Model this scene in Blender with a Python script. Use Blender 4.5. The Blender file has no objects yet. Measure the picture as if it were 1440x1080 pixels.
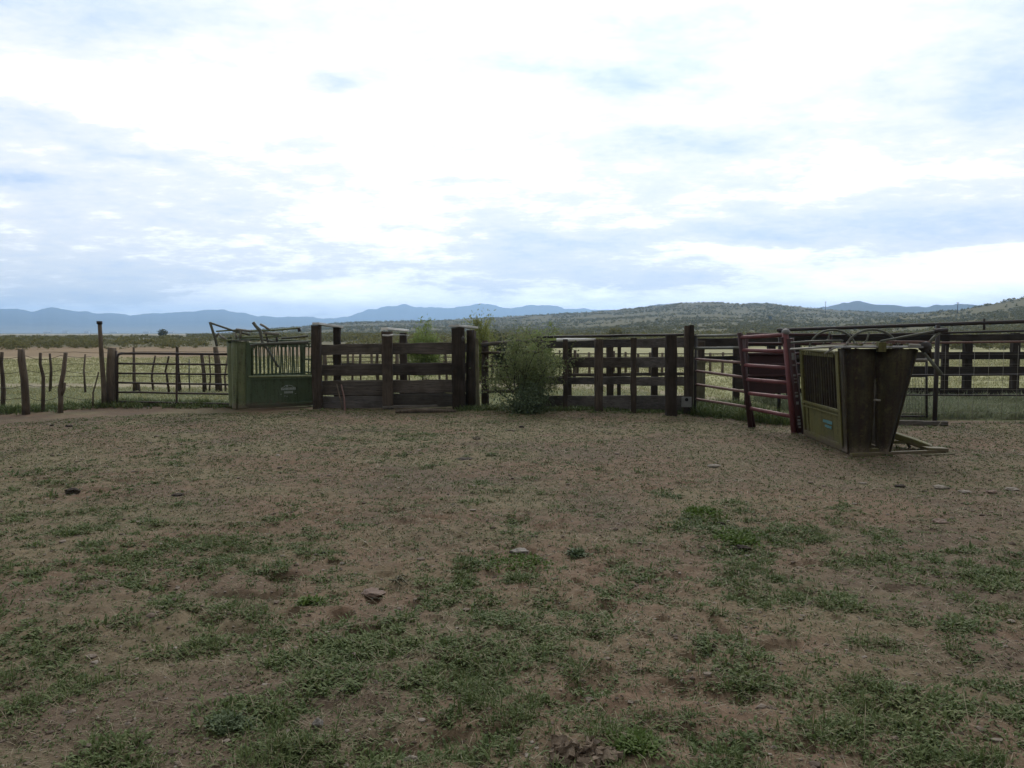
import bpy, math, random
import numpy as np
from mathutils import Vector, Matrix
R = math.radians
random.seed(11)
rng = np.random.default_rng(11)
scene = bpy.context.scene
COL = scene.collection

# ------------------------------------------------------------------ camera
EYE, FPX = 1.70, 1120.0
PITCH = math.atan(72 / FPX)
cam_d = bpy.data.cameras.new('camera')
cam = bpy.data.objects.new('camera', cam_d)
COL.objects.link(cam)
cam.location = (0, 0, EYE)
cam.rotation_euler = (R(90) - PITCH, 0, 0)
cam_d.sensor_width = 36
cam_d.lens = 28
cam_d.clip_start = 0.1
cam_d.clip_end = 60000
scene.camera = cam


def ray(px, py):
    a, b = (px - 720) / FPX, (540 - py) / FPX
    c, s = math.cos(PITCH), math.sin(PITCH)
    return Vector((a, c + b * s, -s + b * c))


def G(px, py):                      # where a sight line meets the level ground
    d = ray(px, py)
    k = EYE / -d.z
    return Vector((d.x * k, d.y * k, 0))


def V(px, py, Y):                   # where a sight line is Y metres out
    d = ray(px, py)
    k = Y / d.y
    return Vector((d.x * k, Y, EYE + d.z * k))


def azel(px, py):
    d = ray(px, py).normalized()
    return math.atan2(d.x, d.y), math.asin(d.z)


# ------------------------------------------------------------------ noise
def _h(ix, iy, seed):
    n = (ix.astype(np.int64) * 374761393 + iy.astype(np.int64) * 668265263 + seed * 982451653) & 0xFFFFFFFF
    n = ((n ^ (n >> 13)) * 1274126177) & 0xFFFFFFFF
    n = n ^ (n >> 16)
    return (n & 0xFFFFFF) / float(0xFFFFFF)


def vnoise(x, y, seed=0):
    x = np.asarray(x, float); y = np.asarray(y, float)
    ix, iy = np.floor(x), np.floor(y)
    fx, fy = x - ix, y - iy
    fx = fx * fx * (3 - 2 * fx); fy = fy * fy * (3 - 2 * fy)
    a, b = _h(ix, iy, seed), _h(ix + 1, iy, seed)
    c, d = _h(ix, iy + 1, seed), _h(ix + 1, iy + 1, seed)
    return (a * (1 - fx) + b * fx) * (1 - fy) + (c * (1 - fx) + d * fx) * fy


def fbm(x, y, octv=4, seed=0):
    s, a, t = 0.0, 1.0, 0.0
    x = np.asarray(x, float); y = np.asarray(y, float)
    for o in range(octv):
        s = s + a * vnoise(x * 2 ** o + 17.3 * o, y * 2 ** o - 9.1 * o, seed + o)
        t += a
        a *= .5
    return s / t


# ------------------------------------------------------------------ tagging and mesh helpers
def tag(o, label, cat=None, group=None, kind=None):
    if label: o['label'] = label
    if cat: o['category'] = cat
    if group: o['group'] = group
    if kind: o['kind'] = kind
    return o


def thing(name, label, cat, loc, group=None):
    o = bpy.data.objects.new(name, None)
    COL.objects.link(o)
    o.location = loc
    o.empty_display_size = .2
    return tag(o, label, cat, group)


def np_mesh(name, verts, quads=None, tris=None, smooth=False):
    me = bpy.data.meshes.new(name)
    verts = np.asarray(verts, np.float32).reshape(-1, 3)
    nq = 0 if quads is None else len(quads)
    nt = 0 if tris is None else len(tris)
    idx = []
    if nq: idx.append(np.asarray(quads, np.int32).ravel())
    if nt: idx.append(np.asarray(tris, np.int32).ravel())
    idx = np.concatenate(idx)
    me.vertices.add(len(verts))
    me.vertices.foreach_set('co', verts.ravel())
    me.loops.add(len(idx))
    me.loops.foreach_set('vertex_index', idx)
    me.polygons.add(nq + nt)
    starts = np.concatenate([np.arange(nq) * 4, nq * 4 + np.arange(nt) * 3]).astype(np.int32)
    me.polygons.foreach_set('loop_start', starts)
    me.polygons.foreach_set('use_smooth', np.full(nq + nt, smooth, bool))
    me.update(calc_edges=True)
    me.validate()
    return me


def link_mesh(name, me, mat, parent=None):
    me.materials.append(mat)
    o = bpy.data.objects.new(name, me)
    COL.objects.link(o)
    if parent is not None: o.parent = parent
    return o


def root_loc(o):
    v = Vector((0, 0, 0))
    while o is not None:
        v += Vector(o.location)
        o = o.parent
    return v


class MB:
    def __init__(s):
        s.v, s.f, s.sm = [], [], []

    def add(s, verts, faces, smooth=False):
        k = len(s.v)
        s.v += [Vector(p) for p in verts]
        s.f += [tuple(i + k for i in f) for f in faces]
        s.sm += [smooth] * len(faces)
        return s

    def loft(s, rings, smooth=False, caps=True):
        n = len(rings[0])
        vs = [p for r in rings for p in r]
        fs = []
        for a in range(len(rings) - 1):
            for i in range(n):
                j = (i + 1) % n
                fs.append((a * n + i, a * n + j, (a + 1) * n + j, (a + 1) * n + i))
        s.add(vs, fs, smooth)
        if caps:
            k = len(s.v) - len(vs)
            s.f.append(tuple(k + i for i in reversed(range(n)))); s.sm.append(False)
            s.f.append(tuple(k + (len(rings) - 1) * n + i for i in range(n))); s.sm.append(False)
        return s

    def tube(s, pts, r, n=8, jit=0):
        pts = [Vector(p) for p in pts]
        rs = r if isinstance(r, (list, tuple)) else [r] * len(pts)
        rings, prev = [], None
        for i, p in enumerate(pts):
            if i == 0: t = pts[1] - p
            elif i == len(pts) - 1: t = p - pts[i - 1]
            else: t = (pts[i + 1] - p).normalized() + (p - pts[i - 1]).normalized()
            t.normalize()
            if prev is None:
                u = t.orthogonal().normalized()
            else:
                u = prev - t * prev.dot(t)
                u = u.normalized() if u.length > 1e-6 else t.orthogonal().normalized()
            prev = u
            w = t.cross(u)
            rings.append([p + (u * math.cos(6.28319 * k / n) + w * math.sin(6.28319 * k / n)) *
                          rs[i] * (1 + jit * random.uniform(-1, 1)) for k in range(n)])
        return s.loft(rings, smooth=True)

    def plank(s, p0, p1, a, b, ref=(0, 0, 1), seg=7, jit=.004, ch=None, taper=1.0, warp=0.0):
        """squared timber from p0 to p1; a = size along ref, b = size across"""
        p0, p1 = Vector(p0), Vector(p1)
        t = (p1 - p0).normalized()
        A = Vector(ref); A = (A - t * A.dot(t)).normalized()
        B = t.cross(A)
        c = ch if ch is not None else min(a, b) * .12
        base = [(a / 2 - c, b / 2), (a / 2, b / 2 - c), (a / 2, -b / 2 + c), (a / 2 - c, -b / 2),
                (-a / 2 + c, -b / 2), (-a / 2, -b / 2 + c), (-a / 2, b / 2 - c), (-a / 2 + c, b / 2)]
        ph = random.uniform(0, 6)
        rings = []
        for i in range(seg + 1):
            q = i / seg
            k = 1 + (taper - 1) * q
            off = A * (math.sin(q * 3.1 + ph) * warp + random.gauss(0, jit * .4)) + B * random.gauss(0, jit * .4)
            rings.append([p0.lerp(p1, q) + off + A * (x * k + random.gauss(0, jit)) + B * (y * k + random.gauss(0, jit * .6))
                          for x, y in base])
        return s.loft(rings)

    def box(s, x0, x1, y0, y1, z0, z1, T=None):
        vs = [Vector((x, y, z)) for z in (z0, z1) for x, y in ((x0, y0), (x1, y0), (x1, y1), (x0, y1))]
        if T: vs = [T(*p) for p in vs]
        return s.add(vs, [(3, 2, 1, 0), (4, 5, 6, 7), (0, 1, 5, 4), (1, 2, 6, 5), (2, 3, 7, 6), (3, 0, 4, 7)])

    def plate(s, poly, n):
        """polygon with thickness vector n"""
        n = Vector(n)
        P = [Vector(p) for p in poly]
        k = len(P)
        fs = [tuple(range(k)), tuple(reversed(range(k, 2 * k)))]
        fs += [(i, i + k, (i + 1) % k + k, (i + 1) % k) for i in range(k)]
        return s.add(P + [p + n for p in P], fs)

    def build(s, name, mat, parent=None):
        o_ = root_loc(parent) if parent is not None else Vector((0, 0, 0))
        me = bpy.data.meshes.new(name)
        me.from_pydata([tuple(p - o_) for p in s.v], [], s.f)
        me.polygons.foreach_set('use_smooth', s.sm)
        me.update()
        return link_mesh(name, me, mat, parent)

    def build_top(s, name, mat, loc):
        """a thing that is one mesh, its origin at loc"""
        loc = Vector(loc)
        me = bpy.data.meshes.new(name)
        me.from_pydata([tuple(p - loc) for p in s.v], [], s.f)
        me.polygons.foreach_set('use_smooth', s.sm)
        me.update()
        o = link_mesh(name, me, mat)
        o.location = loc
        return o


# ------------------------------------------------------------------ materials
class NT:
    def __init__(s, nt): s.nt = nt

    def n(s, typ, **kw):
        nd = s.nt.nodes.new(typ)
        for k, v in kw.items(): setattr(nd, k, v)
        return nd

    def put(s, sock, v):
        if isinstance(v, bpy.types.NodeSocket): s.nt.links.new(v, sock)
        elif v is not None: sock.default_value = v

    def math(s, op, a, b=None, c=None, clamp=False):
        nd = s.n('ShaderNodeMath', operation=op, use_clamp=clamp)
        for i, v in enumerate((a, b, c)): s.put(nd.inputs[i], v)
        return nd.outputs[0]

    def mix(s, f, a, b, blend='MIX'):
        nd = s.n('ShaderNodeMix', data_type='RGBA', blend_type=blend)
        nd.clamp_factor = True
        s.put(nd.inputs[0], f)
        s.put(nd.inputs[6], a if not isinstance(a, tuple) else (*a, 1)[:4])
        s.put(nd.inputs[7], b if not isinstance(b, tuple) else (*b, 1)[:4])
        return nd.outputs[2]

    def noise(s, vec, scale, detail=4, rough=.55, dist=0):
        nd = s.n('ShaderNodeTexNoise')
        s.put(nd.inputs['Vector'], vec)
        nd.inputs['Scale'].default_value = scale
        nd.inputs['Detail'].default_value = detail
        nd.inputs['Roughness'].default_value = rough
        nd.inputs['Distortion'].default_value = dist
        return nd.outputs[0], nd.outputs[1]

    def ramp(s, f, stops, interp='LINEAR'):
        nd = s.n('ShaderNodeValToRGB')
        cr = nd.color_ramp
        cr.interpolation = interp
        while len(cr.elements) < len(stops): cr.elements.new(.5)
        for e, (p, c) in zip(cr.elements, stops):
            e.position = p
            e.color = (*c, 1)[:4] if isinstance(c, tuple) else (c, c, c, 1)
        s.put(nd.inputs[0], f)
        return nd.outputs[0]

    def mapping(s, vec, scale, rot=(0, 0, 0), loc=(0, 0, 0)):
        nd = s.n('ShaderNodeMapping')
        s.put(nd.inputs[0], vec)
        nd.inputs['Scale'].default_value = scale
        nd.inputs['Rotation'].default_value = rot
        nd.inputs['Location'].default_value = loc
        return nd.outputs[0]


def new_mat(name):
    m = bpy.data.materials.new(name)
    m.use_nodes = True
    m.node_tree.nodes.clear()
    t = NT(m.node_tree)
    out = t.n('ShaderNodeOutputMaterial')
    return m, t, out


def principled(t, out, col, rough=.8, metal=0.0, spec=.3, bump=None, bstr=.4, bdist=.01):
    p = t.n('ShaderNodeBsdfPrincipled')
    t.put(p.inputs['Base Color'], col if not isinstance(col, tuple) else (*col, 1)[:4])
    t.put(p.inputs['Roughness'], rough)
    t.put(p.inputs['Metallic'], metal)
    p.inputs['Specular IOR Level'].default_value = spec
    if bump is not None:
        b = t.n('ShaderNodeBump')
        b.inputs['Strength'].default_value = bstr
        b.inputs['Distance'].default_value = bdist
        t.put(b.inputs['Height'], bump)
        t.nt.links.new(b.outputs[0], p.inputs['Normal'])
    t.nt.links.new(p.outputs[0], out.inputs['Surface'])
    return p


def wood(name, dark, light, axis='x', stain=(.02, .016, .013)):
    m, t, out = new_mat(name)
    tc = t.n('ShaderNodeTexCoord').outputs['Object']
    rnd = t.n('ShaderNodeObjectInfo').outputs['Random']
    sc = {'x': (1.2, 16, 22), 'z': (18, 18, 1.1)}[axis]
    off = t.n('ShaderNodeVectorMath', operation='ADD')
    comb = t.n('ShaderNodeCombineXYZ')
    t.put(comb.inputs[0], t.math('MULTIPLY', rnd, 31.0)); t.put(comb.inputs[1], t.math('MULTIPLY', rnd, 17.0))
    t.put(off.inputs[0], tc); t.put(off.inputs[1], comb.outputs[0])
    g, _ = t.noise(t.mapping(off.outputs[0], sc), 1.6, 6, .65, .6)
    b, _ = t.noise(off.outputs[0], 2.3, 4, .6)
    cr, _ = t.noise(t.mapping(off.outputs[0], tuple(3 * q for q in sc)), 1.2, 3, .6, .3)
    col = t.ramp(g, [(.25, dark), (.55, tuple((a + c) / 2 for a, c in zip(dark, light))), (.8, light)])
    col = t.mix(t.ramp(b, [(.45, 0.0), (.7, .75)]), col, stain)
    col = t.mix(t.ramp(cr, [(.28, .8), (.4, 0.0)]), col, (.012, .010, .009))
    hs = t.n('ShaderNodeHueSaturation')
    t.put(hs.inputs['Color'], col)
    t.put(hs.inputs['Value'], t.math('MULTIPLY_ADD', rnd, .8, .65))
    hgt = t.math('ADD', g, t.math('MULTIPLY', cr, .6))
    principled(t, out, hs.outputs[0], .9, 0, .15, hgt, .6, .02)
    return m


def paint(name, col, col2, rust=(.075, .035, .018), rusty=.5, rough=.55, lichen=None, mud=False):
    m, t, out = new_mat(name)
    tc = t.n('ShaderNodeTexCoord').outputs['Object']
    a, _ = t.noise(tc, 3.2, 5, .6)
    s_, _ = t.noise(t.mapping(tc, (14, 14, .9)), 1.3, 5, .65)
    f, _ = t.noise(tc, 34, 4, .7)
    c = t.mix(t.ramp(a, [(.35, 0.0), (.65, 1.0)]), col, col2)
    k = t.math('ADD', t.math('MULTIPLY', s_, .55), t.math('MULTIPLY', f, .45))
    c = t.mix(t.ramp(k, [(.62 - .25 * rusty, 0.0), (.74 - .2 * rusty, .9)]), c, rust)
    if lichen:
        l, _ = t.noise(tc, 9, 4, .7)
        c = t.mix(t.ramp(l, [(.56, 0.0), (.68, .7)]), c, lichen)
    if mud:      # dried splashes of corral soil on the lowest hand's breadth
        sp_ = t.n('ShaderNodeSeparateXYZ'); t.put(sp_.inputs[0], tc)
        mk = t.math('ADD', t.math('MULTIPLY', sp_.outputs[2], -2.6), t.math('MULTIPLY_ADD', f, 1.1, t.math('MULTIPLY', a, .8)))
        c = t.mix(t.ramp(mk, [(.60, 0.0), (.80, .75)]), c, (.105, .078, .055))
    hgt = t.math('ADD', k, t.math('MULTIPLY', f, .4))
    principled(t, out, c, t.math('MULTIPLY_ADD', k, .5, rough - .15), 0, .35, hgt, .35, .006)
    return m


def leaf(name, stops, trans=.3, cl_scale=1.2, rough=.7):
    m, t, out = new_mat(name)
    geo = t.n('ShaderNodeNewGeometry')
    n, _ = t.noise(geo.outputs['Position'], cl_scale, 3, .6)
    f = t.math('ADD', t.math('MULTIPLY', geo.outputs['Random Per Island'], .45), t.math('MULTIPLY', n, .6))
    col = t.ramp(f, stops)
    d = t.n('ShaderNodeBsdfPrincipled')
    t.put(d.inputs['Base Color'], col); d.inputs['Roughness'].default_value = rough
    d.inputs['Specular IOR Level'].default_value = .2
    tr = t.n('ShaderNodeBsdfTranslucent')
    t.put(tr.inputs[0], col)
    mx = t.n('ShaderNodeMixShader')
    mx.inputs[0].default_value = trans
    t.nt.links.new(d.outputs[0], mx.inputs[1]); t.nt.links.new(tr.outputs[0], mx.inputs[2])
    t.nt.links.new(mx.outputs[0], out.inputs['Surface'])
    return m


def plain(name, c1, c2, scale=6, rough=.85, bump=.4, bd=.02, spec=.25):
    m, t, out = new_mat(name)
    tc = t.n('ShaderNodeTexCoord').outputs['Object']
    a, _ = t.noise(tc, scale, 6, .65)
    b, _ = t.noise(tc, scale * 6, 4, .7)
    k = t.math('ADD', t.math('MULTIPLY', a, .6), t.math('MULTIPLY', b, .4))
    principled(t, out, t.ramp(k, [(.35, c1), (.65, c2)]), rough, 0, spec, k, bump, bd)
    return m


WOOD_B = wood('wood_board', (.048, .040, .034), (.150, .128, .110), 'x', (.034, .027, .022))
WOOD_DK = wood('wood_dark_board', (.022, .018, .016), (.066, .056, .049), 'x', (.018, .014, .012))
WOOD_DP = wood('wood_dark_post', (.020, .016, .014), (.055, .045, .038), 'z')
WOOD_P = wood('wood_post', (.040, .031, .024), (.105, .083, .066), 'z')
WOOD_M = wood('wood_mid_board', (.060, .054, .051), (.18, .163, .152), 'x', (.042, .036, .033))
WOOD_L = wood('wood_grey_board', (.07, .062, .055), (.16, .145, .125), 'x', (.05, .042, .036))
WOOD_LP = wood('wood_pale_post', (.11, .10, .065), (.24, .22, .15), 'z', (.07, .065, .04))
WOOD_CAP = wood('wood_cap', (.55, .54, .52), (.8, .79, .77), 'x', (.4, .39, .37))  # near-white colour carries the light caught by the cap board edges
STAKE = wood('stake_wood', (.062, .048, .037), (.165, .132, .10), 'z', (.045, .034, .026))
GATE_M = paint('gate_brown_steel', (.055, .038, .034), (.04, .032, .028), (.06, .028, .018), .45)
GREEN = paint('green_paint', (.074, .105, .054), (.088, .118, .068), (.034, .028, .018), .42, .6, None, True)
GREEN_L = paint('green_pale_paint', (.165, .185, .088), (.12, .145, .07), (.045, .04, .024), .42, .6, (.16, .17, .11), True)
OLIVE = paint('olive_paint', (.112, .102, .026), (.080, .078, .023), (.036, .022, .012), .5, .6, (.12, .115, .04), True)
OLIVE_D = paint('olive_dark_paint', (.050, .043, .014), (.015, .012, .007), (.022, .011, .008), .75, .7, (.064, .057, .018), True)
PIPE_G = paint('grey_green_pipe', (.10, .105, .085), (.075, .08, .06), (.07, .045, .03), .45)
PIPE_P = paint('worn_pale_pipe', (.22, .21, .18), (.17, .16, .13), (.12, .085, .06), .4)
PIPE_R = paint('rust_pink_pipe', (.17, .10, .085), (.13, .07, .06), (.09, .045, .03), .5)
RED = paint('red_oxide_paint', (.155, .044, .046), (.115, .036, .038), (.05, .022, .018), .4, .5)
RED_D = paint('dark_red_paint', (.045, .015, .016), (.033, .013, .013), (.03, .016, .012), .45, .6)
DARK_M = paint('dark_steel', (.032, .027, .026), (.025, .022, .021), (.045, .025, .018), .45)
STEEL = paint('bare_steel', (.2, .2, .195), (.15, .15, .145), (.1, .07, .05), .35, .45)
WHITE = plain('white_decal', (.24, .28, .25), (.42, .46, .42), 30, .7, .1)
CYAN = plain('cyan_decal', (.07, .17, .18), (.11, .24, .25), 40, .7, .1)
PLATE_M = plain('pale_plate', (.17, .17, .165), (.26, .26, .25), 9, .7, .2)
HOLE_DARK = plain('hole_dark', (.012, .012, .012), (.02, .02, .02), 9, .9, .1)  # black that stands for the shade inside the plate's opening
ROCK_A = plain('grey_rock', (.12, .11, .10), (.28, .25, .22), 9, .9, .6, .02)
ROCK_B = plain('pale_rock', (.13, .112, .092), (.27, .235, .195), 12, .9, .6, .02)
ROCK_P = plain('pinkish_rock', (.115, .080, .064), (.20, .145, .118), 9, .9, .6, .02)
DUNG = plain('dung', (.018, .014, .011), (.05, .038, .028), 20, .95, .8, .02)
DUNG_P = plain('dry_dung', (.08, .065, .045), (.17, .145, .105), 18, .95, .8, .02)
BARK = plain('bark', (.03, .026, .02), (.075, .064, .05), 14, .95, .7, .02)
STRAWM = leaf('straw', [(.2, (.13, .105, .065)), (.6, (.22, .185, .12)), (.95, (.34, .30, .22))], .1, 3)
PEB = leaf('pebbles', [(.2, (.07, .052, .04)), (.6, (.13, .10, .078)), (.9, (.30, .27, .235))], 0, 3, .9)
WEED = leaf('weed_leaf', [(.15, (.045, .070, .022)), (.42, (.073, .105, .033)), (.7, (.118, .143, .054)), (.95, (.205, .205, .10))], .25, .9)
SPRIG = leaf('dull_sprigs', [(.15, (.07, .062, .034)), (.5, (.125, .112, .058)), (.9, (.21, .185, .105))], .15, 1.1)
WEED_BR = leaf('bright_weed_leaf', [(.2, (.06, .10, .02)), (.9, (.12, .17, .045))], .3, 3)
WEED_DK = leaf('dark_weed_leaf', [(.2, (.065, .092, .046)), (.9, (.13, .165, .09))], .2, 3)
FIELD = leaf('field_grass', [(.15, (.19, .205, .095)), (.5, (.29, .29, .145)), (.9, (.42, .39, .23))], .3, .25)
TALLG = leaf('tall_grass', [(.15, (.10, .125, .07)), (.5, (.155, .18, .105)), (.9, (.27, .27, .17))], .3, .5)
MESQ = leaf('mesquite_leaf', [(.15, (.10, .135, .05)), (.5, (.15, .185, .075)), (.9, (.235, .255, .125))], .45, 2)
BRIGHT = leaf('bright_shrub_leaf', [(.15, (.15, .21, .055)), (.9, (.26, .32, .11))], .35, 2)
YELLOWG = leaf('yellow_green_leaf', [(.15, (.17, .20, .055)), (.9, (.29, .31, .11))], .35, 2)
SCRUB = leaf('scrub_leaf', [(.15, (.098, .100, .036)), (.45, (.130, .128, .050)), (.7, (.155, .148, .062)), (.95, (.18, .168, .078))], .45, .02)
DKTREE = leaf('dark_tree_leaf', [(.2, (.065, .078, .044)), (.9, (.11, .122, .07))], .15, 1)

# ------------------------------------------------------------------ sky
SUN_AZ, SUN_EL = R(9), R(42)
w = bpy.data.worlds.new('World')
scene.world = w
w.use_nodes = True
w.node_tree.nodes.clear()
t = NT(w.node_tree)
wo = t.n('ShaderNodeOutputWorld')
sky = t.n('ShaderNodeTexSky', sky_type='NISHITA')
sky.sun_disc = False
sky.sun_elevation = SUN_EL
sky.sun_rotation = SUN_AZ
bg1 = t.n('ShaderNodeBackground'); bg1.inputs[1].default_value = .10
t.nt.links.new(sky.outputs[0], bg1.inputs[0])
D = t.n('ShaderNodeTexCoord').outputs['Generated']
sx = t.n('ShaderNodeSeparateXYZ'); t.put(sx.inputs[0], D)
X, Y, Z = sx.outputs
den = t.math('ADD', t.math('MAXIMUM', Z, 0.0), .16)
cp = t.n('ShaderNodeCombineXYZ')
t.put(cp.inputs[0], t.math('DIVIDE', X, den)); t.put(cp.inputs[1], t.math('DIVIDE', Y, den))
pl = cp.outputs[0]
az0 = t.math('ARCTAN2', X, Y)
el0 = t.math('ARCSINE', Z)
ae = t.n('ShaderNodeCombineXYZ'); t.put(ae.inputs[0], az0); t.put(ae.inputs[1], t.math('MULTIPLY', el0, 2.6))
_, wc = t.noise(ae.outputs[0], 5.5, 5, .6)
ws = t.n('ShaderNodeSeparateColor'); t.put(ws.inputs[0], wc)
az = t.math('ADD', az0, t.math('MULTIPLY', t.math('SUBTRACT', ws.outputs[0], .5), .17))
el = t.math('ADD', el0, t.math('MULTIPLY', t.math('SUBTRACT', ws.outputs[1], .5), .075))
n1, _ = t.noise(pl, 1.7, 10, .62, .3)
n2, _ = t.noise(t.mapping(ae.outputs[0], (2.0, 4.2, 1), loc=(3.1, 1.7, 0)), 2.1, 8, .6, .5)
n3, _ = t.noise(t.mapping(pl, (1, 1, 1), loc=(7, 2, 0)), 5.5, 8, .62, .2)
s = t.math('MULTIPLY_ADD', t.math('SUBTRACT', n1, .5), .84, .640)
s = t.math('MULTIPLY_ADD', t.math('SUBTRACT', n2, .5), .55, s)
s = t.math('MULTIPLY_ADD', t.math('SUBTRACT', n3, .5), .74, s)
n4, _ = t.noise(t.mapping(pl, (1, 1.5, 1), loc=(1, 5, 0)), 15, 7, .65, .4)
s = t.math('MULTIPLY_ADD', t.math('SUBTRACT', n4, .5), .36, s)
s = t.math('MULTIPLY_ADD', t.math('EXPONENT', t.math('MULTIPLY', t.math('MAXIMUM', el, 0.0), -7.0)), .54, s)
SKY_BLOBS = [
    # bright cloud
    (640, 130, 330, 100, .15), (650, 225, 150, 75, .16), (1130, 45, 150, 75, .30), (250, 110, 230, 55, .24),
    (440, 190, 260, 45, .14), (1010, 150, 90, 22, .24), (420, 412, 110, 15, .6), (985, 355, 150, 14, .5),
    (1340, 398, 230, 28, .75), (800, 424, 220, 11, .5), (1150, 258, 70, 10, .2), (1330, 250, 160, 60, .10),
    (700, 300, 260, 20, .12), (60, 130, 120, 40, .14), (560, 380, 70, 30, .10), (480, 330, 200, 30, .08),
    # thinner, darker cloud and blue between
    (1150, 322, 330, 30, -.36), (790, 362, 120, 34, -.27), (965, 195, 120, 15, -.36), (870, 120, 90, 20, -.30),
    (970, 60, 110, 45, -.20), (1120, 110, 150, 45, -.16), (1400, 85, 95, 60, -.24), (80, 25, 160, 38, -.34),
    (30, 165, 140, 15, -.24), (170, 208, 60, 9, -.36), (25, 237, 55, 7, -.34), (250, 390, 260, 32, -.22),
    (90, 405, 260, 50, -.04), (200, 300, 330, 55, -.08), (460, 110, 28, 10, -.34), (720, 100, 70, 12, -.22),
    (650, 257, 55, 8, -.30), (1230, 375, 150, 30, -.22), (960, 400, 130, 14, -.24), (690, 400, 110, 20, -.14),
    (430, 200, 60, 8, -.2), (600, 195, 60, 6, -.22),
]
for (px, py, rx, ry, wt) in SKY_BLOBS:
    a, e = azel(px, py)
    u = t.math('MULTIPLY', t.math('SUBTRACT', az, a), FPX / rx)
    v = t.math('MULTIPLY', t.math('SUBTRACT', el, e), FPX / ry)
    q = t.math('ADD', t.math('MULTIPLY', u, u), t.math('MULTIPLY', v, v))
    s = t.math('MULTIPLY_ADD', t.math('EXPONENT', t.math('MULTIPLY', q, -.8)), wt, s)
cl = t.ramp(s, [(.05, (.33, .43, .615)), (.28, (.40, .50, .66)), (.48, (.52, .59, .695)), (.66, (.628, .662, .705)),
                (.84, (.715, .72, .72)), (1.0, (.86, .852, .838))])
# the cloud is brightest round the hidden sun, above the frame
sdv = t.n('ShaderNodeVectorMath', operation='DOT_PRODUCT')
t.put(sdv.inputs[0], D); sdv.inputs[1].default_value = (math.sin(SUN_AZ) * math.cos(SUN_EL), math.cos(SUN_AZ) * math.cos(SUN_EL), math.sin(SUN_EL))
sep = t.math('ARCCOSINE', t.math('MINIMUM', sdv.outputs['Value'], 1.0))
hal = t.math('EXPONENT', t.math('MULTIPLY', t.math('POWER', t.math('DIVIDE', sep, R(17)), 2.0), -1.0))
glow = t.math('MULTIPLY_ADD', t.math('MAXIMUM', t.math('SUBTRACT', s, .82), 0.0), 1.0, 1.03)
glow = t.math('MULTIPLY_ADD', hal, .75, glow)
# unseen rear sky tinted darker and warmer to dim camera-facing surfaces
back = t.ramp(t.math('MULTIPLY_ADD', Y, .5, .5), [(.05, (.40, .37, .32)), (.40, (.64, .60, .53)), (.68, (1.0, 1.0, 1.0))])
clb = t.mix(1.0, cl, back, 'MULTIPLY')
bg2 = t.n('ShaderNodeBackground')
t.put(bg2.inputs[0], clb); t.put(bg2.inputs[1], glow)
mx = t.n('ShaderNodeMixShader')
t.put(mx.inputs[0], t.ramp(s, [(.1, .96), (.5, 1.0)]))
t.nt.links.new(bg1.outputs[0], mx.inputs[1]); t.nt.links.new(bg2.outputs[0], mx.inputs[2])
t.nt.links.new(mx.outputs[0], wo.inputs['Surface'])

sd = bpy.data.lights.new('sun', 'SUN')
sd.energy = 1.4
sd.angle = R(28)
sd.color = (1, .95, .87)
sun = bpy.data.objects.new('sun', sd)
COL.objects.link(sun)
dv = Vector((math.sin(SUN_AZ) * math.cos(SUN_EL), math.cos(SUN_AZ) * math.cos(SUN_EL), math.sin(SUN_EL)))
sun.rotation_euler = (-dv).to_track_quat('-Z', 'Y').to_euler()

# ------------------------------------------------------------------ ground
FX = [-40, -11, -9, -4.5, -.8, 3.6, 4.5, 5.0, 7.6, 9.0, 14, 40]
FY = [16.2, 16.6, 18.3, 18.2, 18.0, 17.6, 16.0, 15.4, 15.2, 15.1, 15.3, 16]


def fence_y(x): return np.interp(x, FX, FY)


PATCH = [(440, 930, 105, 42, .32), (520, 1050, 75, 36, .26), (700, 1010, 100, 40, .2), (1250, 1030, 105, 60, .36),
         (1100, 835, 95, 26, .28), (1030, 745, 85, 24, .34), (820, 890, 60, 25, .2), (690, 860, 55, 22, .22),
         (720, 790, 70, 14, .24), (320, 860, 55, 18, .24), (290, 765, 70, 14, .2), (60, 920, 75, 40, .24),
         (130, 820, 85, 20, .14), (1230, 740, 95, 20, .2), (1400, 830, 65, 80, .24), (900, 840, 45, 14, .2),
         (320, 1018, 38, 15, .3), (380, 1065, 45, 20, .3), (890, 1052, 42, 22, .3), (620, 830, 55, 15, .18),
         (960, 1050, 120, 40, .15), (130, 1060, 60, 30, .16), (30, 1000, 50, 30, .2), (1050, 910, 80, 30, .14),
         (200, 980, 130, 50, -.22), (930, 960, 70, 25, -.26), (820, 1068, 60, 20, -.35), (300, 920, 55, 40, -.16),
         (620, 690, 380, 50, -.10), (1250, 680, 180, 32, -.28), (560, 980, 60, 20, -.16), (1000, 640, 200, 30, -.2),
         (100, 760, 120, 30, -.06), (600, 900, 50, 20, -.1), (870, 740, 90, 20, -.08)]
PATCH_W = [(*G(px, py).xy, rx / FPX * G(px, py).y, G(px, py).y * ry / (py - 468), wt) for px, py, rx, ry, wt in PATCH]


def cover(x, y):
    d = np.hypot(x, y)
    c = .42 * fbm(x / .42, y / .42, 3, 3) + .20 * fbm(x / 2.2, y / 2.2, 3, 9) + .38 * fbm(x / .17, y / .17, 2, 13)
    c = c + np.interp(d, [2, 5.5, 7.5, 9, 12, 18], [.00, .00, -.01, -.03, -.045, -.05])
    for (x0, y0, rx, ry, wt) in PATCH_W:
        c = c + .5 * wt * np.exp(-(((x - x0) / rx) ** 2 + ((y - y0) / ry) ** 2))
    return np.clip((c - .488) / .18, 0, 1)


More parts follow.
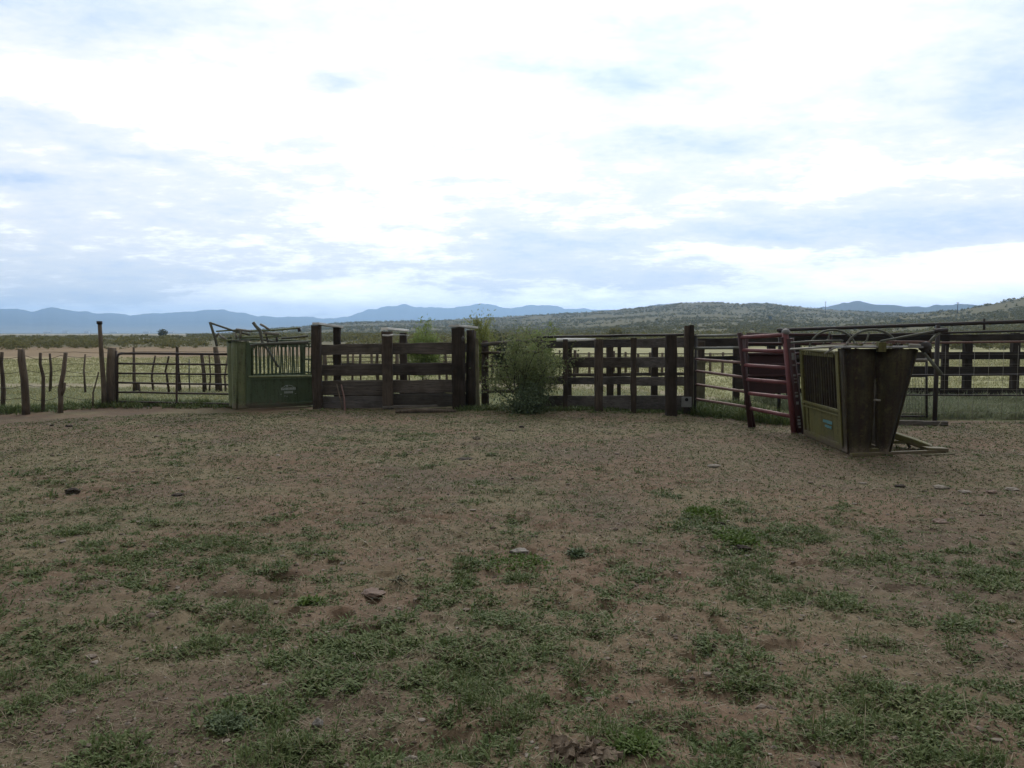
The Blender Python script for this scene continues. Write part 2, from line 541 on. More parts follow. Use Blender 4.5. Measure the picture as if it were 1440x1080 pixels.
def gz(x, y):
    x = np.asarray(x, float); y = np.asarray(y, float)
    d = np.hypot(x, y)
    f = np.interp(d, [0, 22, 60], [1, 1, 0])
    n = np.interp(d, [0, 8, 16], [1, .8, .25])
    h = .08 * (fbm(x / 1.9, y / 1.9, 3, 21) - .5) + n * .045 * (fbm(x / .32, y / .32, 3, 23) - .5) \
        + n * .022 * (vnoise(x / .075, y / .075, 25) - .5)
    h = h - n * .065 * np.clip(vnoise(x / .15, y / .15, 27) - .70, 0, .2) / .2 * np.clip(fbm(x / 1.3, y / 1.3, 2, 28) * 2 - .7, 0, 1)
    return h * f


def lerpc(a, b, k): return a + (b - a) * k[..., None]


nr1, nr2 = 620, 150
rad = np.concatenate([np.geomspace(1.2, 40, nr1), np.geomspace(40.5, 9800, nr2)])
ang = np.concatenate([np.linspace(-R(49), R(49), 1000), np.linspace(R(49), R(311), 56)[1:-1]])
NA = len(ang)
RR, AA = np.meshgrid(rad, ang, indexing='ij')
GX, GY = RR * np.sin(AA), RR * np.cos(AA)
GZ = gz(GX, GY)
# colours of soil, turf and fields (what grows and lies there, not how it is lit)
cv = cover(GX, GY)
soil = np.array([.136, .092, .062]); soil2 = np.array([.104, .076, .054]); litter = np.array([.140, .116, .069])
c = np.broadcast_to(soil, GX.shape + (3,)).copy()
c = lerpc(c, soil2, np.clip((fbm(GX / 1.1, GY / 1.1, 4, 31) - .42) * 4, 0, 1))
c = lerpc(c, litter, np.clip((fbm(GX / .9, GY / .6, 4, 33) - .40) * 3.5, 0, 1) * np.interp(RR, [3, 9, 16], [.4, .85, .95]))
c = lerpc(c, np.array([.066, .066, .034]), cv * .36)
c = lerpc(c, np.array([.122, .088, .064]), np.exp(-(((GX - G(1230, 660).x) / 2.2) ** 2 + ((GY - 11) / 2.2) ** 2)) * .8)
yf = fence_y(GX) + (fbm(GX / 1.2, GX * 0 + 3, 3, 41) - .5) * .9
out_ = np.clip((GY - yf) / .35, 0, 1) * (np.abs(AA) < R(60))
fieldc = np.zeros(GX.shape + (3,))
dn = GY + (fbm(GX / 6, GY / 6, 3, 43) - .5) * 3.0 + 8 * np.clip((GX - 3) / 3, 0, 1) * (GY > 20) * (GY < 40)
stops = [(0, (.070, .078, .034)), (22.5, (.10, .11, .05)), (24.2, (.11, .115, .055)), (24.9, (.25, .22, .15)), (26.2, (.25, .22, .15)),
         (27.2, (.20, .205, .10)), (36, (.27, .265, .14)), (48, (.30, .28, .155)), (53, (.26, .215, .125)), (58, (.205, .15, .09)),
         (92, (.19, .135, .08)), (100, (.12, .11, .065)), (300, (.11, .105, .065)), (520, (.14, .13, .085)), (700, (.28, .255, .19)),
         (1000, (.27, .25, .185)), (1300, (.10, .105, .07)), (2200, (.11, .11, .075)), (2600, (.22, .20, .15)), (4000, (.12, .12, .085)), (9800, (.10, .105, .075))]
for k in range(3):
    fieldc[..., k] = np.interp(dn, [q[0] for q in stops], [q[1][k] for q in stops])
rt = np.clip((AA - azel(430, 468)[0]) / .12, 0, 1) * np.clip((dn - 46) / 5, 0, 1) * np.clip((130 - dn) / 30, 0, 1)
fieldc = lerpc(fieldc, np.array([.27, .26, .14]), rt)
fieldc *= (.8 + .4 * fbm(GX / 4, GY / 9, 4, 47))[..., None]
c = lerpc(c, np.zeros(3), np.zeros(GX.shape)) * (1 - out_[..., None]) + fieldc * out_[..., None]
V_ = np.stack([GX, GY, GZ], -1).reshape(-1, 3)
i0 = np.arange(len(rad) - 1)[:, None] * NA; j0 = np.arange(NA)[None, :]; j1 = (j0 + 1) % NA
Q = np.stack([i0 + j0, i0 + NA + j0, i0 + NA + j1, i0 + j1], -1).reshape(-1, 4)[:, ::-1]
ctr = len(V_)
V_ = np.vstack([V_, [[0, 0, 0]]])
T_ = np.stack([np.arange(NA), (np.arange(NA) + 1) % NA, np.full(NA, ctr)], -1)[:, ::-1]
me = np_mesh('ground', V_, Q, T_, True)
at = me.color_attributes.new('tint', 'FLOAT_COLOR', 'POINT')
cc = np.ones((len(V_), 4), np.float32); cc[:-1, :3] = c.reshape(-1, 3); cc[-1, :3] = soil
at.data.foreach_set('color', cc.ravel())
m, t, out = new_mat('soil')
ca = t.n('ShaderNodeVertexColor'); ca.layer_name = 'tint'
P = t.n('ShaderNodeNewGeometry').outputs['Position']
a, _ = t.noise(P, 9, 6, .7)
b, _ = t.noise(P, 55, 5, .75)
k = t.math('ADD', t.math('MULTIPLY', a, .5), t.math('MULTIPLY', b, .5))
col = t.mix(1.0, ca.outputs[0], t.ramp(k, [(.3, .62), (.5, .98), (.7, 1.5)]), 'MULTIPLY')
principled(t, out, col, .95, 0, .12, k, .7, .02)
SOIL = m
g = link_mesh('ground', me, SOIL)
tag(g, 'bare brown corral dirt with scattered low weeds, grassy fields beyond', 'ground', kind='structure')

# ------------------------------------------------------------------ hills and mountains
def elev(pts):
    A = []
    for px, py in pts:
        d = ray(px, py)
        A.append((math.atan2(d.x, d.y), d.z / math.hypot(d.x, d.y)))
    return np.array([q[0] for q in A]), np.array([q[1] for q in A])


HILL1 = elev([(250, 469.5), (300, 469), (340, 466), (420, 460), (480, 453.5), (540, 452), (600, 451), (700, 446), (780, 441.5), (860, 437),
              (915, 431), (960, 426.5), (1010, 425.5), (1040, 427.5), (1075, 426.5), (1130, 432), (1180, 437), (1260, 440), (1330, 441), (1400, 443), (1500, 446), (1700, 452)])
HILL2 = elev([(1180, 452), (1250, 446), (1300, 441), (1350, 436), (1400, 427), (1440, 418), (1500, 408), (1600, 402), (1800, 402)])


def hill_height(x, y, prof, d0, D, ns):
    azm = np.arctan2(x, y); d = np.hypot(x, y)
    er = np.interp(azm, prof[0], prof[1]) + (fbm(azm * 60, azm * 0, 3, ns) - .5) * .0010
    tt = np.clip((d - d0) / (D - d0), 0, 1)
    q = tt ** .75
    h = EYE + d * ((-EYE / d0) * (1 - q) + er * q)
    h = h + tt * (1 - tt) * 26 * (fbm(x / 130, y / 130, 4, ns + 5) - .5)
    over = np.clip((d - D) / (.7 * D), 0, 1)
    hr = EYE + D * er
    return np.where(d > D, hr * (1 - over ** 1.5) - 2 * over, h)


def h1(x, y): return hill_height(x, y, HILL1, 110, 1250, 61)
def h2(x, y): return hill_height(x, y, HILL2, 180, 800, 71)


def polar_sheet(name, prof_fn, a0, a1, na, rads, mat, label, kind='structure', cat='hill'):
    A_ = np.linspace(a0, a1, na)
    RR, AA = np.meshgrid(rads, A_, indexing='ij')
    x, y = RR * np.sin(AA), RR * np.cos(AA)
    z = prof_fn(x, y, RR, AA)
    i0 = np.arange(len(rads) - 1)[:, None] * na; j0 = np.arange(na - 1)[None, :]
    Q = np.stack([i0 + j0, i0 + na + j0, i0 + na + j0 + 1, i0 + j0 + 1], -1).reshape(-1, 4)[:, ::-1]
    me = np_mesh(name, np.stack([x, y, z], -1), Q, None, True)
    o = link_mesh(name, me, mat)
    return tag(o, label, cat, kind=kind)


def terrain_mat(name, stops, scale):
    m, t, out = new_mat(name)
    P = t.n('ShaderNodeNewGeometry').outputs['Position']
    a, _ = t.noise(P, scale, 6, .65)
    b, _ = t.noise(P, scale * 8, 5, .7)
    principled(t, out, t.ramp(t.math('ADD', t.math('MULTIPLY', a, .55), t.math('MULTIPLY', b, .45)), stops), .95, 0, .1)
    return m


HILL_M = terrain_mat('hill_soil', [(.3, (.086, .080, .030)), (.5, (.102, .092, .038)), (.7, (.122, .106, .050))], .02)
MTN_M, t, out = new_mat('mountain_soil')
P = t.n('ShaderNodeNewGeometry').outputs['Position']
a, _ = t.noise(P, .0016, 6, .65)
sz_ = t.n('ShaderNodeSeparateXYZ'); t.put(sz_.inputs[0], P)
low = t.ramp(t.math('MULTIPLY_ADD', t.math('SUBTRACT', a, .5), .5, t.math('MULTIPLY', sz_.outputs[2], 1 / 160.0)), [(.05, 1.0), (.42, 0.0)])
principled(t, out, t.mix(low, t.ramp(a, [(.3, (.03, .038, .028)), (.7, (.065, .066, .046))]), (.17, .16, .115)), .95, 0, .1)
polar_sheet('hill', lambda x, y, r, a: h1(x, y) - .06 - .5 * np.clip((120 - r) / 10, 0, 1), azel(250, 468)[0], R(52), 380,
            np.concatenate([np.geomspace(111, 1250, 90), np.linspace(1270, 2200, 14)]), HILL_M,
            'low green scrub covered hill rising behind the corral')
polar_sheet('hill', lambda x, y, r, a: h2(x, y) - .2, azel(1190, 468)[0], R(52), 160,
            np.concatenate([np.geomspace(181, 800, 60), np.linspace(815, 1400, 12)]), HILL_M,
            'green hillside rising at the right edge behind the pipe pen')


def ridge(prof, D, foot, ns, rough):
    def fn(x, y, r, a):
        er = np.interp(a, prof[0], prof[1])
        er = er + (fbm(a * 90, a * 0, 5, ns) - .5) * .0046
        tt = np.clip((r - foot) / (D - foot), 0, 1)
        rel = tt ** 1.7
        H = EYE + D * er
        h = H * (rel + rough * tt * (1 - tt) * 2.2 * (1 - np.abs(2 * fbm(x / (.09 * D), y / (.09 * D), 4, ns + 7) - 1) - .62))
        over = np.clip((r - D) / (.3 * D), 0, 1)
        return np.where(r > D, H * (1 - over ** 1.3) - 6 * over, h - 3 * (tt <= 0))
    return fn


MT1 = elev([(-250, 446), (-100, 440), (0, 434), (30, 434.5), (45, 436.5), (60, 433.2), (85, 434), (110, 438), (150, 441), (185, 443.5), (215, 440),
            (260, 437.5), (310, 436), (330, 438.5), (360, 443.5), (390, 446.5), (410, 446), (440, 445.5), (460, 448), (520, 452), (600, 458), (700, 465)])
MT2 = elev([(380, 466), (440, 455), (470, 448), (490, 444), (520, 435.5), (545, 430.5), (570, 428.5), (600, 433), (640, 432), (672, 428), (690, 428.2),
            (712, 432.5), (750, 428), (775, 430), (800, 433), (850, 435.5), (900, 441), (980, 452), (1100, 462)])
MT3 = elev([(840, 446), (880, 436), (905, 430.5), (930, 427.5), (955, 428.5), (1000, 433), (1080, 440), (1130, 438), (1160, 432), (1185, 426.5), (1205, 423.8), (1240, 428.5),
            (1275, 431.5), (1310, 430), (1345, 427.5), (1380, 429), (1420, 433), (1500, 436), (1700, 446)])
polar_sheet('mountains', ridge(MT1, 7600, 4600, 81, .5), azel(-240, 468)[0], azel(690, 468)[0], 420,
            np.concatenate([np.geomspace(4500, 7600, 46), np.linspace(7700, 9700, 8)]), MTN_M,
            'hazy blue mountain range across the far left horizon', cat='mountains')
polar_sheet('mountains', ridge(MT2, 8400, 6000, 91, .5), azel(385, 468)[0], azel(1090, 468)[0], 380,
            np.concatenate([np.geomspace(5900, 8400, 40), np.linspace(8500, 10600, 8)]), MTN_M,
            'hazy blue mountain range behind the middle of the corral', cat='mountains')
polar_sheet('mountains', ridge(MT3, 3600, 2300, 95, .5), azel(845, 468)[0], azel(1690, 468)[0], 380,
            np.concatenate([np.geomspace(2250, 3600, 40), np.linspace(3650, 4600, 8)]), MTN_M,
            'grey blue hills on the right horizon behind the green hill', cat='mountains')

# haze
m, t, out = new_mat('haze_air')
pv = t.n('ShaderNodeVolumePrincipled')
pv.inputs['Color'].default_value = (.42, .66, 1.0, 1)
pv.inputs['Density'].default_value = 1.75e-4
pv.inputs['Anisotropy'].default_value = 0.5
t.nt.links.new(pv.outputs[0], out.inputs['Volume'])
o = MB().box(-11000, 11000, -11000, 11000, -12, 345).build('haze', m)
tag(o, 'pale blue haze in the air towards the far mountains', 'haze', kind='stuff')


# ------------------------------------------------------------------ plants (numpy)
def blades(Pb, azm, lean, L, W, curl=.6):
    n = len(Pb)
    dr = np.stack([np.cos(azm), np.sin(azm), np.zeros(n)], -1)
    sd_ = np.stack([-np.sin(azm), np.cos(azm), np.zeros(n)], -1)
    up = np.array([0, 0, 1.0])
    mid = Pb + (dr * np.sin(lean)[:, None] + up * np.cos(lean)[:, None]) * (L * .55)[:, None]
    l2 = lean + curl
    tip = mid + (dr * np.sin(l2)[:, None] + up * np.cos(l2)[:, None]) * (L * .45)[:, None]
    w = sd_ * W[:, None]
    vs = np.stack([Pb - w * .5, Pb + w * .5, mid - w, mid + w, tip], 1).reshape(-1, 3)
    k = np.arange(n)[:, None] * 5
    return vs, k + np.array([[0, 1, 3, 2]]), k + np.array([[2, 3, 4]])


def join(parts):
    vs, qs, ts, k = [], [], [], 0
    for v, q, t_ in parts:
        vs.append(v)
        if q is not None: qs.append(q + k)
        if t_ is not None: ts.append(t_ + k)
        k += len(v)
    return np.concatenate(vs), (np.concatenate(qs) if qs else None), (np.concatenate(ts) if ts else None)


def tufts(x, y, nb, h, spread, width, lean=(.2, 1.2), z=None):
    """nb blades for each tuft at x, y; h, spread and width are arrays"""
    n = len(x)
    z = gz(x, y) if z is None else z
    i = np.repeat(np.arange(n), nb)
    k = len(i)
    a = rng.uniform(0, 2 * np.pi, k)
    rr = spread[i] * np.sqrt(rng.uniform(0, 1, k)) * .8
    pb = np.stack([x[i] + rr * np.cos(a), y[i] + rr * np.sin(a), z[i] - .004], -1)
    az_ = a + rng.normal(0, .7, k)
    return blades(pb, az_, rng.uniform(*lean, k), h[i] * rng.uniform(.55, 1.2, k), width[i] * rng.uniform(.6, 1.3, k), rng.uniform(.2, 1.0, k))


def sector(n, d0, d1, half=R(47), power=1.0):
    """random points in the visible sector; power 1 = even density, lower = denser near"""
    n = int(n * half / R(36))
    u = rng.uniform(0, 1, n)
    if power == 1: d = np.sqrt(d0 ** 2 + u * (d1 ** 2 - d0 ** 2))
    else: d = d0 * (d1 / d0) ** u
    a = rng.uniform(-half, half, n)
    return d * np.sin(a), d * np.cos(a)


# low weeds and grass of the corral floor
parts = []
x, y = sector(60000, 2.5, 18.2, power=.5)
keep = (rng.uniform(0, 1, len(x)) < .88 * cover(x, y) ** 1.45 * np.interp(np.hypot(x, y), [2.5, 4, 7, 18], [.35, .6, 1, 1])) & (y < fence_y(x) - .1)
x, y = x[keep], y[keep]
d = np.hypot(x, y); n = len(x)
big = (.5 + .9 * fbm(x / .5, y / .5, 2, 51)) * np.exp(rng.normal(0, .35, n))
parts.append(tufts(x, y, 18, .026 * big * rng.uniform(.5, 1.6, n), .052 * big, np.interp(d, [3, 8, 18], [.0060, .0078, .011]), (.40, 1.40)))
x, y = sector(26000, 2.5, 14, power=.5)
keep = (rng.uniform(0, 1, len(x)) < cover(x, y) ** 2 * .55 * np.clip(fbm(x / .9, y / .9, 2, 73) * 4 - 1.6, 0, 1)) & (y < fence_y(x) - .1)
x, y = x[keep], y[keep]; n = len(x)
parts.append(tufts(x, y, 9, rng.uniform(.04, .10, n), np.full(n, .03), np.full(n, .0022), (.05, .9)))
# thin seedling growth between the patches
x, y = np.concatenate([sector(46000, 2.5, 18, power=.5), sector(60000, 6, 18)], 1)
keep = (y < fence_y(x) - .1) & (rng.uniform(0, 1, len(x)) < .25 + .5 * fbm(x / .6, y / .6, 3, 55))
x, y = x[keep], y[keep]; n = len(x); d = np.hypot(x, y)
parts.append(tufts(x, y, 5, rng.uniform(.012, .038, n), rng.uniform(.012, .040, n), np.interp(d, [3, 18], [.003, .008]), (.4, 1.4)))
v, q, t_ = join(parts)
o = link_mesh('grass', np_mesh('grass', v, q, t_), WEED)
tag(o, 'low patchy weeds and grass growing over the corral dirt', 'grass', kind='stuff')

# tiny dull sprigs between the weeds
x, y = np.concatenate([sector(24000, 2.5, 18, power=.5), sector(60000, 6, 18)], 1)
keep = (y < fence_y(x) - .1) & (rng.uniform(0, 1, len(x)) < np.clip(2.2 * fbm(x / .8, y / .5, 3, 75) - .5, .1, 1))
x, y = x[keep], y[keep]; n = len(x); d = np.hypot(x, y)
v, q, t_ = tufts(x, y, 5, rng.uniform(.010, .034, n), rng.uniform(.012, .045, n), np.interp(d, [3, 18], [.003, .009]), (.5, 1.5))
tag(link_mesh('dry_weeds', np_mesh('dry_weeds', v, q, t_), SPRIG), 'tiny dull olive sprigs and trampled dry weeds all over the dirt', 'weeds', kind='stuff')

# straw and dry stems
x, y = sector(30000, 2.5, 17, power=.5)
n = len(x); d = np.hypot(x, y)
v, q, t_ = blades(np.stack([x, y, gz(x, y) + .004], -1), rng.uniform(0, 6.3, n), rng.uniform(1.2, 1.6, n), rng.gamma(2, .022, n) * np.interp(d, [3, 15], [1, 2]),
                  np.interp(d, [3, 15], [.0011, .004]), rng.uniform(-.3, .3, n))
xs, ys = sector(420, 2.8, 9, power=.5)
n = len(xs)
p2 = tufts(xs, ys, 2, rng.uniform(.10, .26, n), np.full(n, .02), np.full(n, .0013), (.3, 1.3))
v, q, t_ = join([(v, q, t_), p2])
tag(link_mesh('straw_litter', np_mesh('straw_litter', v, q, t_), STRAWM), 'dry straw and stems littering the corral dirt', 'straw', kind='stuff')


# pebbles and clods
def ico():
    import bmesh
    bm = bmesh.new()
    bmesh.ops.create_icosphere(bm, subdivisions=1, radius=1)
    v = np.array([p.co[:] for p in bm.verts]); f = np.array([[l.index for l in q.verts] for q in bm.faces])
    bm.free()
    return v, f


IV, IF = ico()
x, y = sector(15000, 2.5, 18, power=.5)
keep = (y < fence_y(x)) & (rng.uniform(0, 1, len(x)) < 1.1 - cover(x, y))
x, y = x[keep], y[keep]; n = len(x); d = np.hypot(x, y)
sz = np.minimum(.0018 + rng.gamma(1.1, .0030, n), .020) * np.interp(d, [3, 16], [1, 1.7])
jit = rng.uniform(.6, 1.35, (n, len(IV), 1))
sc3 = sz[:, None] * np.stack([rng.uniform(.8, 1.5, n), rng.uniform(.8, 1.5, n), rng.uniform(.4, .8, n)], -1)
vv = IV[None] * jit * sc3[:, None, :] + np.stack([x, y, gz(x, y) + sz * .15], -1)[:, None, :]
tt = IF[None] + np.arange(n)[:, None, None] * len(IV)
tag(link_mesh('gravel', np_mesh('gravel', vv.reshape(-1, 3), None, tt.reshape(-1, 3)), PEB), 'small pebbles and soil clods on the corral floor', 'gravel', kind='stuff')

# weeds along the foot of the fences and grass of the fields beyond
parts = []
x = rng.uniform(-13, -7.0, 900); y = fence_y(x) + rng.normal(.25, .35, 900)
n = len(x); sz = .4 + 1.0 * fbm(x / .8, y / .8, 2, 57)
parts.append(tufts(x, y, 12, .20 * sz, .10 * sz, np.full(n, .010), (.1, 1.0)))
x = rng.uniform(-7.6, -6.2, 260); y = 18.2 + rng.normal(.2, .3, 260); n = len(x)
parts.append(tufts(x, y, 10, rng.uniform(.05, .14, n), np.full(n, .07), np.full(n, .010), (.1, 1.0)))
x = rng.uniform(-1.2, 4.2, 900); y = fence_y(x) + rng.normal(-.15, .28, 900) - .2; n = len(x); sz = .4 + 1.0 * fbm(x / .7, y / .7, 2, 58)
parts.append(tufts(x, y, 9, .10 * sz, .08 * sz, np.full(n, .009), (.1, 1.0)))
x = rng.uniform(3.6, 5.2, 700); y = rng.uniform(14.6, 18, 700); n = len(x)
keep = (y > 16.6 - (x - 3.7) * 1.6) & (y < 18.6 - (x - 3.7) * .5); x, y = x[keep], y[keep]; n = len(x)
parts.append(tufts(x, y, 12, rng.uniform(.10, .34, n), np.full(n, .10), np.full(n, .008), (.05, .8)))
v, q, t_ = join(parts)
tag(link_mesh('fence_weeds', np_mesh('fence_weeds', v, q, t_), WEED), 'dark green weeds growing along the foot of the fences', 'weeds', kind='stuff')

x = rng.uniform(6.0, 16, 4200); y = rng.uniform(15.3, 20.0, 4200)
keep = (y > fence_y(x) + .15 + .5 * fbm(x / .7, y * 0, 2, 63)); x, y = x[keep], y[keep]; n = len(x); sz = .5 + fbm(x / 1.1, y / 1.1, 2, 59)
v, q, t_ = tufts(x, y, 12, .25 * sz * rng.uniform(.5, 1.2, n), .14 * sz, np.full(n, .007), (.05, .75))
tag(link_mesh('tall_grass', np_mesh('tall_grass', v, q, t_), TALLG), 'tall grey green grass behind the pipe pen on the right', 'grass', kind='stuff')

x, y = sector(34000, 18.5, 60)
keep = (y > fence_y(x) + .5) & ~((y > 24.6) & (y < 26.4) & (x < -5)) & (rng.uniform(0, 1, len(x)) < np.interp(y, [18, 30, 60], [1, .8, .45]))
x, y = x[keep], y[keep]; n = len(x); sz = .5 + fbm(x / 2.2, y / 2.2, 3, 67)
v, q, t_ = tufts(x, y, 7, .12 * sz * rng.uniform(.5, 1.3, n), .2 * sz, np.interp(y, [18, 60], [.010, .028]), (.1, 1.1))
tag(link_mesh('field_grass', np_mesh('field_grass', v, q, t_), FIELD), 'yellow green pasture grass in the field beyond the fences', 'grass', kind='stuff')


def leaf_cloud(n, size, lobes, rx, ry, rz, z0=0.0, jitter=.3, aspect=.55):
    """leaf quads gathered in uneven clumps"""
    L = []
    for i in range(lobes):
        a = random.uniform(0, 6.283); r_ = math.sqrt(random.random())
        L.append((rx * r_ * .8 * math.cos(a), ry * r_ * .8 * math.sin(a), z0 + rz * random.uniform(.15, .95), random.uniform(.5, 1.0)))
    L = np.array(L)
    i = rng.integers(0, lobes, n)
    p = L[i, :3] + rng.normal(0, 1, (n, 3)) * (np.array([rx, ry, rz * .6]) * jitter) * L[i, 3:4]
    p[:, 2] = np.maximum(p[:, 2], z0 * .5 + .02)
    u = rng.normal(0, 1, (n, 3)); u /= np.linalg.norm(u, axis=1)[:, None]
    w_ = np.cross(u, rng.normal(0, 1, (n, 3))); w_ /= np.linalg.norm(w_, axis=1)[:, None]
    s1 = size * rng.uniform(.6, 1.4, n)[:, None]
    u = u * s1; w_ = w_ * s1 * aspect
    vs = np.stack([p - u, p + w_, p + u, p - w_], 1).reshape(-1, 3)
    return vs, np.arange(n)[:, None] * 4 + np.array([[0, 1, 2, 3]]), None


# scrub of the far belt and of the hills: one mass
def ground_h(x, y):
    a = np.arctan2(x, y)
    h = np.zeros_like(x)
    ok = a > azel(252, 468)[0]
    h = np.where(ok & (np.hypot(x, y) > 111), np.maximum(h, h1(x, y)), h)
    ok = a > azel(1192, 468)[0]
    return np.where(ok & (np.hypot(x, y) > 181), np.maximum(h, h2(x, y)), h)


parts = []
for (cnt, d0, d1, nl, ls) in ((900, 92, 150, 90, .14), (1900, 92, 260, 90, .16), (8500, 260, 620, 34, .30), (16000, 620, 1300, 12, .5)):
    x, y = sector(cnt, d0, d1, R(44))
    dens = fbm(x / 38, y / 38, 4, 77)
    keep = (dens > .40) & (rng.uniform(0, 1, len(x)) < np.clip((dens - .36) * 6, .12, 1)) & ((np.arctan2(x, y) > azel(262, 468)[0]) | (np.hypot(x, y) < 300))
    x, y = x[keep], y[keep]; n = len(x)
    variants = [leaf_cloud(nl, ls, 5, 1.0, 1.0, 1.0, .08, .34) for _ in range(7)]
    vi = rng.integers(0, 7, n)
    left = np.arctan2(x, y) < azel(330, 468)[0]
    hgt = rng.uniform(.7, 1.6, n) * np.where(left, .62, np.interp(np.hypot(x, y), [92, 300, 900], [.75, 1.0, 1.05]))
    wid = hgt * rng.uniform(.9, 1.6, n)
    zz = ground_h(x, y)
    for i in range(7):
        s_ = np.where(vi == i)[0]
        if not len(s_): continue
        bv = variants[i][0]
        an = rng.uniform(0, 6.28, len(s_))
        ca, sa = np.cos(an)[:, None], np.sin(an)[:, None]
        px_ = (bv[None, :, 0] * ca - bv[None, :, 1] * sa) * wid[s_][:, None] + x[s_][:, None]
        py_ = (bv[None, :, 0] * sa + bv[None, :, 1] * ca) * wid[s_][:, None] + y[s_][:, None]
        pz_ = bv[None, :, 2] * hgt[s_][:, None] + zz[s_][:, None] - .05
        v = np.stack([px_, py_, pz_], -1).reshape(-1, 3)
        parts.append((v, np.arange(len(v) // 4)[:, None] * 4 + np.array([[0, 1, 2, 3]]), None))
v, q, t_ = join(parts)
tag(link_mesh('scrub', np_mesh('scrub', v, q, t_), SCRUB), 'grey green desert scrub dotting the plain and hillsides', 'scrub', kind='stuff')


# ------------------------------------------------------------------ fences
def tim_post(px, ytop, ybase, wpx, parent, mat=WOOD_P, depth=None, name='post', pxt=None, Yd=None, round_=False):
    g_ = G(px, ybase) if Yd is None else Vector((V(px, 500, Yd).x, Yd, 0))
    tp = V(px if pxt is None else pxt, ytop, g_.y)
    wd = wpx / FPX * g_.y
    mb = MB()
    if round_:
        k = [0, .3, .6, .85, 1.0]
        pts = [Vector((g_.x, g_.y, -.12)).lerp(tp, q) + Vector((random.gauss(0, wd * .05), random.gauss(0, wd * .05), 0)) for q in k]
        mb.tube(pts, [wd * .54, wd * .52, wd * .5, wd * .49, wd * .44], 10, .07)
    else:
        mb.plank((g_.x, g_.y, -.12), tp, wd, depth or wd * .9, (1, 0, 0), 8, .006, wd * .1)
    return mb.build(name, mat, parent), g_, tp


def board(a, b, wa, wb, parent, mat=WOOD_B, th=.045, name='board', warp=.006):
    """a, b = (px, y of the top edge, y of the bottom edge, depth)"""
    pa0, pa1 = V(a[0], a[1], wa), V(a[0], a[2], wa)
    pb0, pb1 = V(b[0], b[1], wb), V(b[0], b[2], wb)
    mb = MB()
    n = 9
    rings = []
    tdir = Vector((0, th, 0))
    ph = random.uniform(0, 6)
    for i in range(n + 1):
        q = i / n
        wv = math.sin(q * 3 + ph) * warp
        top = pa0.lerp(pb0, q) + Vector((0, 0, random.gauss(0, .004) + wv))
        bot = pa1.lerp(pb1, q) + Vector((0, 0, random.gauss(0, .004) + wv))
        c_ = Vector((0, 0, .008))
        jy = Vector((0, random.gauss(0, .004), 0))
        rings.append([p + jy for p in (bot + c_, top - c_, top + tdir * .2, top + tdir * .8, top + tdir - c_, bot + tdir + c_, bot + tdir * .8, bot + tdir * .2)])
    mb.loft(rings)
    return mb.build(name, mat, parent)


# left wire fence
f = thing('wire_fence', 'sagging wire fence of crooked grey stakes at the far left', 'fence', G(37, 583))
tim_post(37, 491, 583, 10, f, STAKE, pxt=29.5, round_=True)


def stake(pts, r, parent, Yd, name='stake', mat=STAKE):
    P_ = [V(px, py, Yd) for px, py in pts]
    P_[0].z = -.1
    rs = [r * (1.1 - .35 * i / (len(P_) - 1)) for i in range(len(P_))]
    mb = MB().tube(P_, rs, 8, .1)
    return mb


stake([(3, 572), (5, 550), (4, 532), (1.5, 510), (3, 495)], .045, f, 17.2).build('stake', STAKE, f)
stake([(60, 580), (61, 552), (61, 530), (56.5, 512), (57, 496)], .038, f, 17.0).build('stake', STAKE, f)
mb = stake([(85, 583), (85.5, 560), (84.5, 547), (89, 525), (92.5, 496)], .052, f, 16.8)
mb.tube([V(86, 556, 16.8), V(89.5, 547, 16.8), V(91, 538, 16.8)], [.04, .04, .03], 8, .1)
mb.build('stake', STAKE, f)
stake([(130, 572), (131, 552), (133, 545), (139, 523)], .02, f, 17.9).build('stake', STAKE, f)
for k_, zz in enumerate((1.22, .92, .62, .36)):
    p0, p1, p2, p3 = V(-60, 500, 16.2), V(37, 500, 16.55), V(85, 500, 16.9), V(142, 500, 17.9)
    pts = []
    for a_, b_ in ((p0, p1), (p1, p2), (p2, p3)):
        for q in (0, .25, .5, .75):
            p = a_.lerp(b_, q); p.z = zz - .10 * q * (1 - q) * 4 * random.uniform(.4, 1) - (.12 * k_ if b_ is p3 else 0) * q * .3
            pts.append(p)
    MB().tube(pts, .005, 5).build('wire', DARK_M, f)

o = thing('tall_fence_pole', 'tall thin weathered pole standing beside the tube gate post', 'post', G(147, 573))
stake([(147, 574), (146, 545), (143.5, 510), (141.5, 480), (140, 452)], .058, o, G(147, 573).y).build('pole', STAKE, o)
MB().tube([V(140, 456, G(147, 573).y), V(140, 451.5, G(147, 573).y)], .062, 9, .05).build('cap', DARK_M, o)
g0 = G(157, 572)
o = thing('gate_post', 'short thick wooden post hinging the tube gate', 'post', g0)
tim_post(157.5, 489, 572, 13, o, STAKE, round_=True, name='shaft')
MB().tube([V(163, 493, g0.y), V(163.6, 571, g0.y)], .035, 8).build('hinge_stile', GATE_M, o)

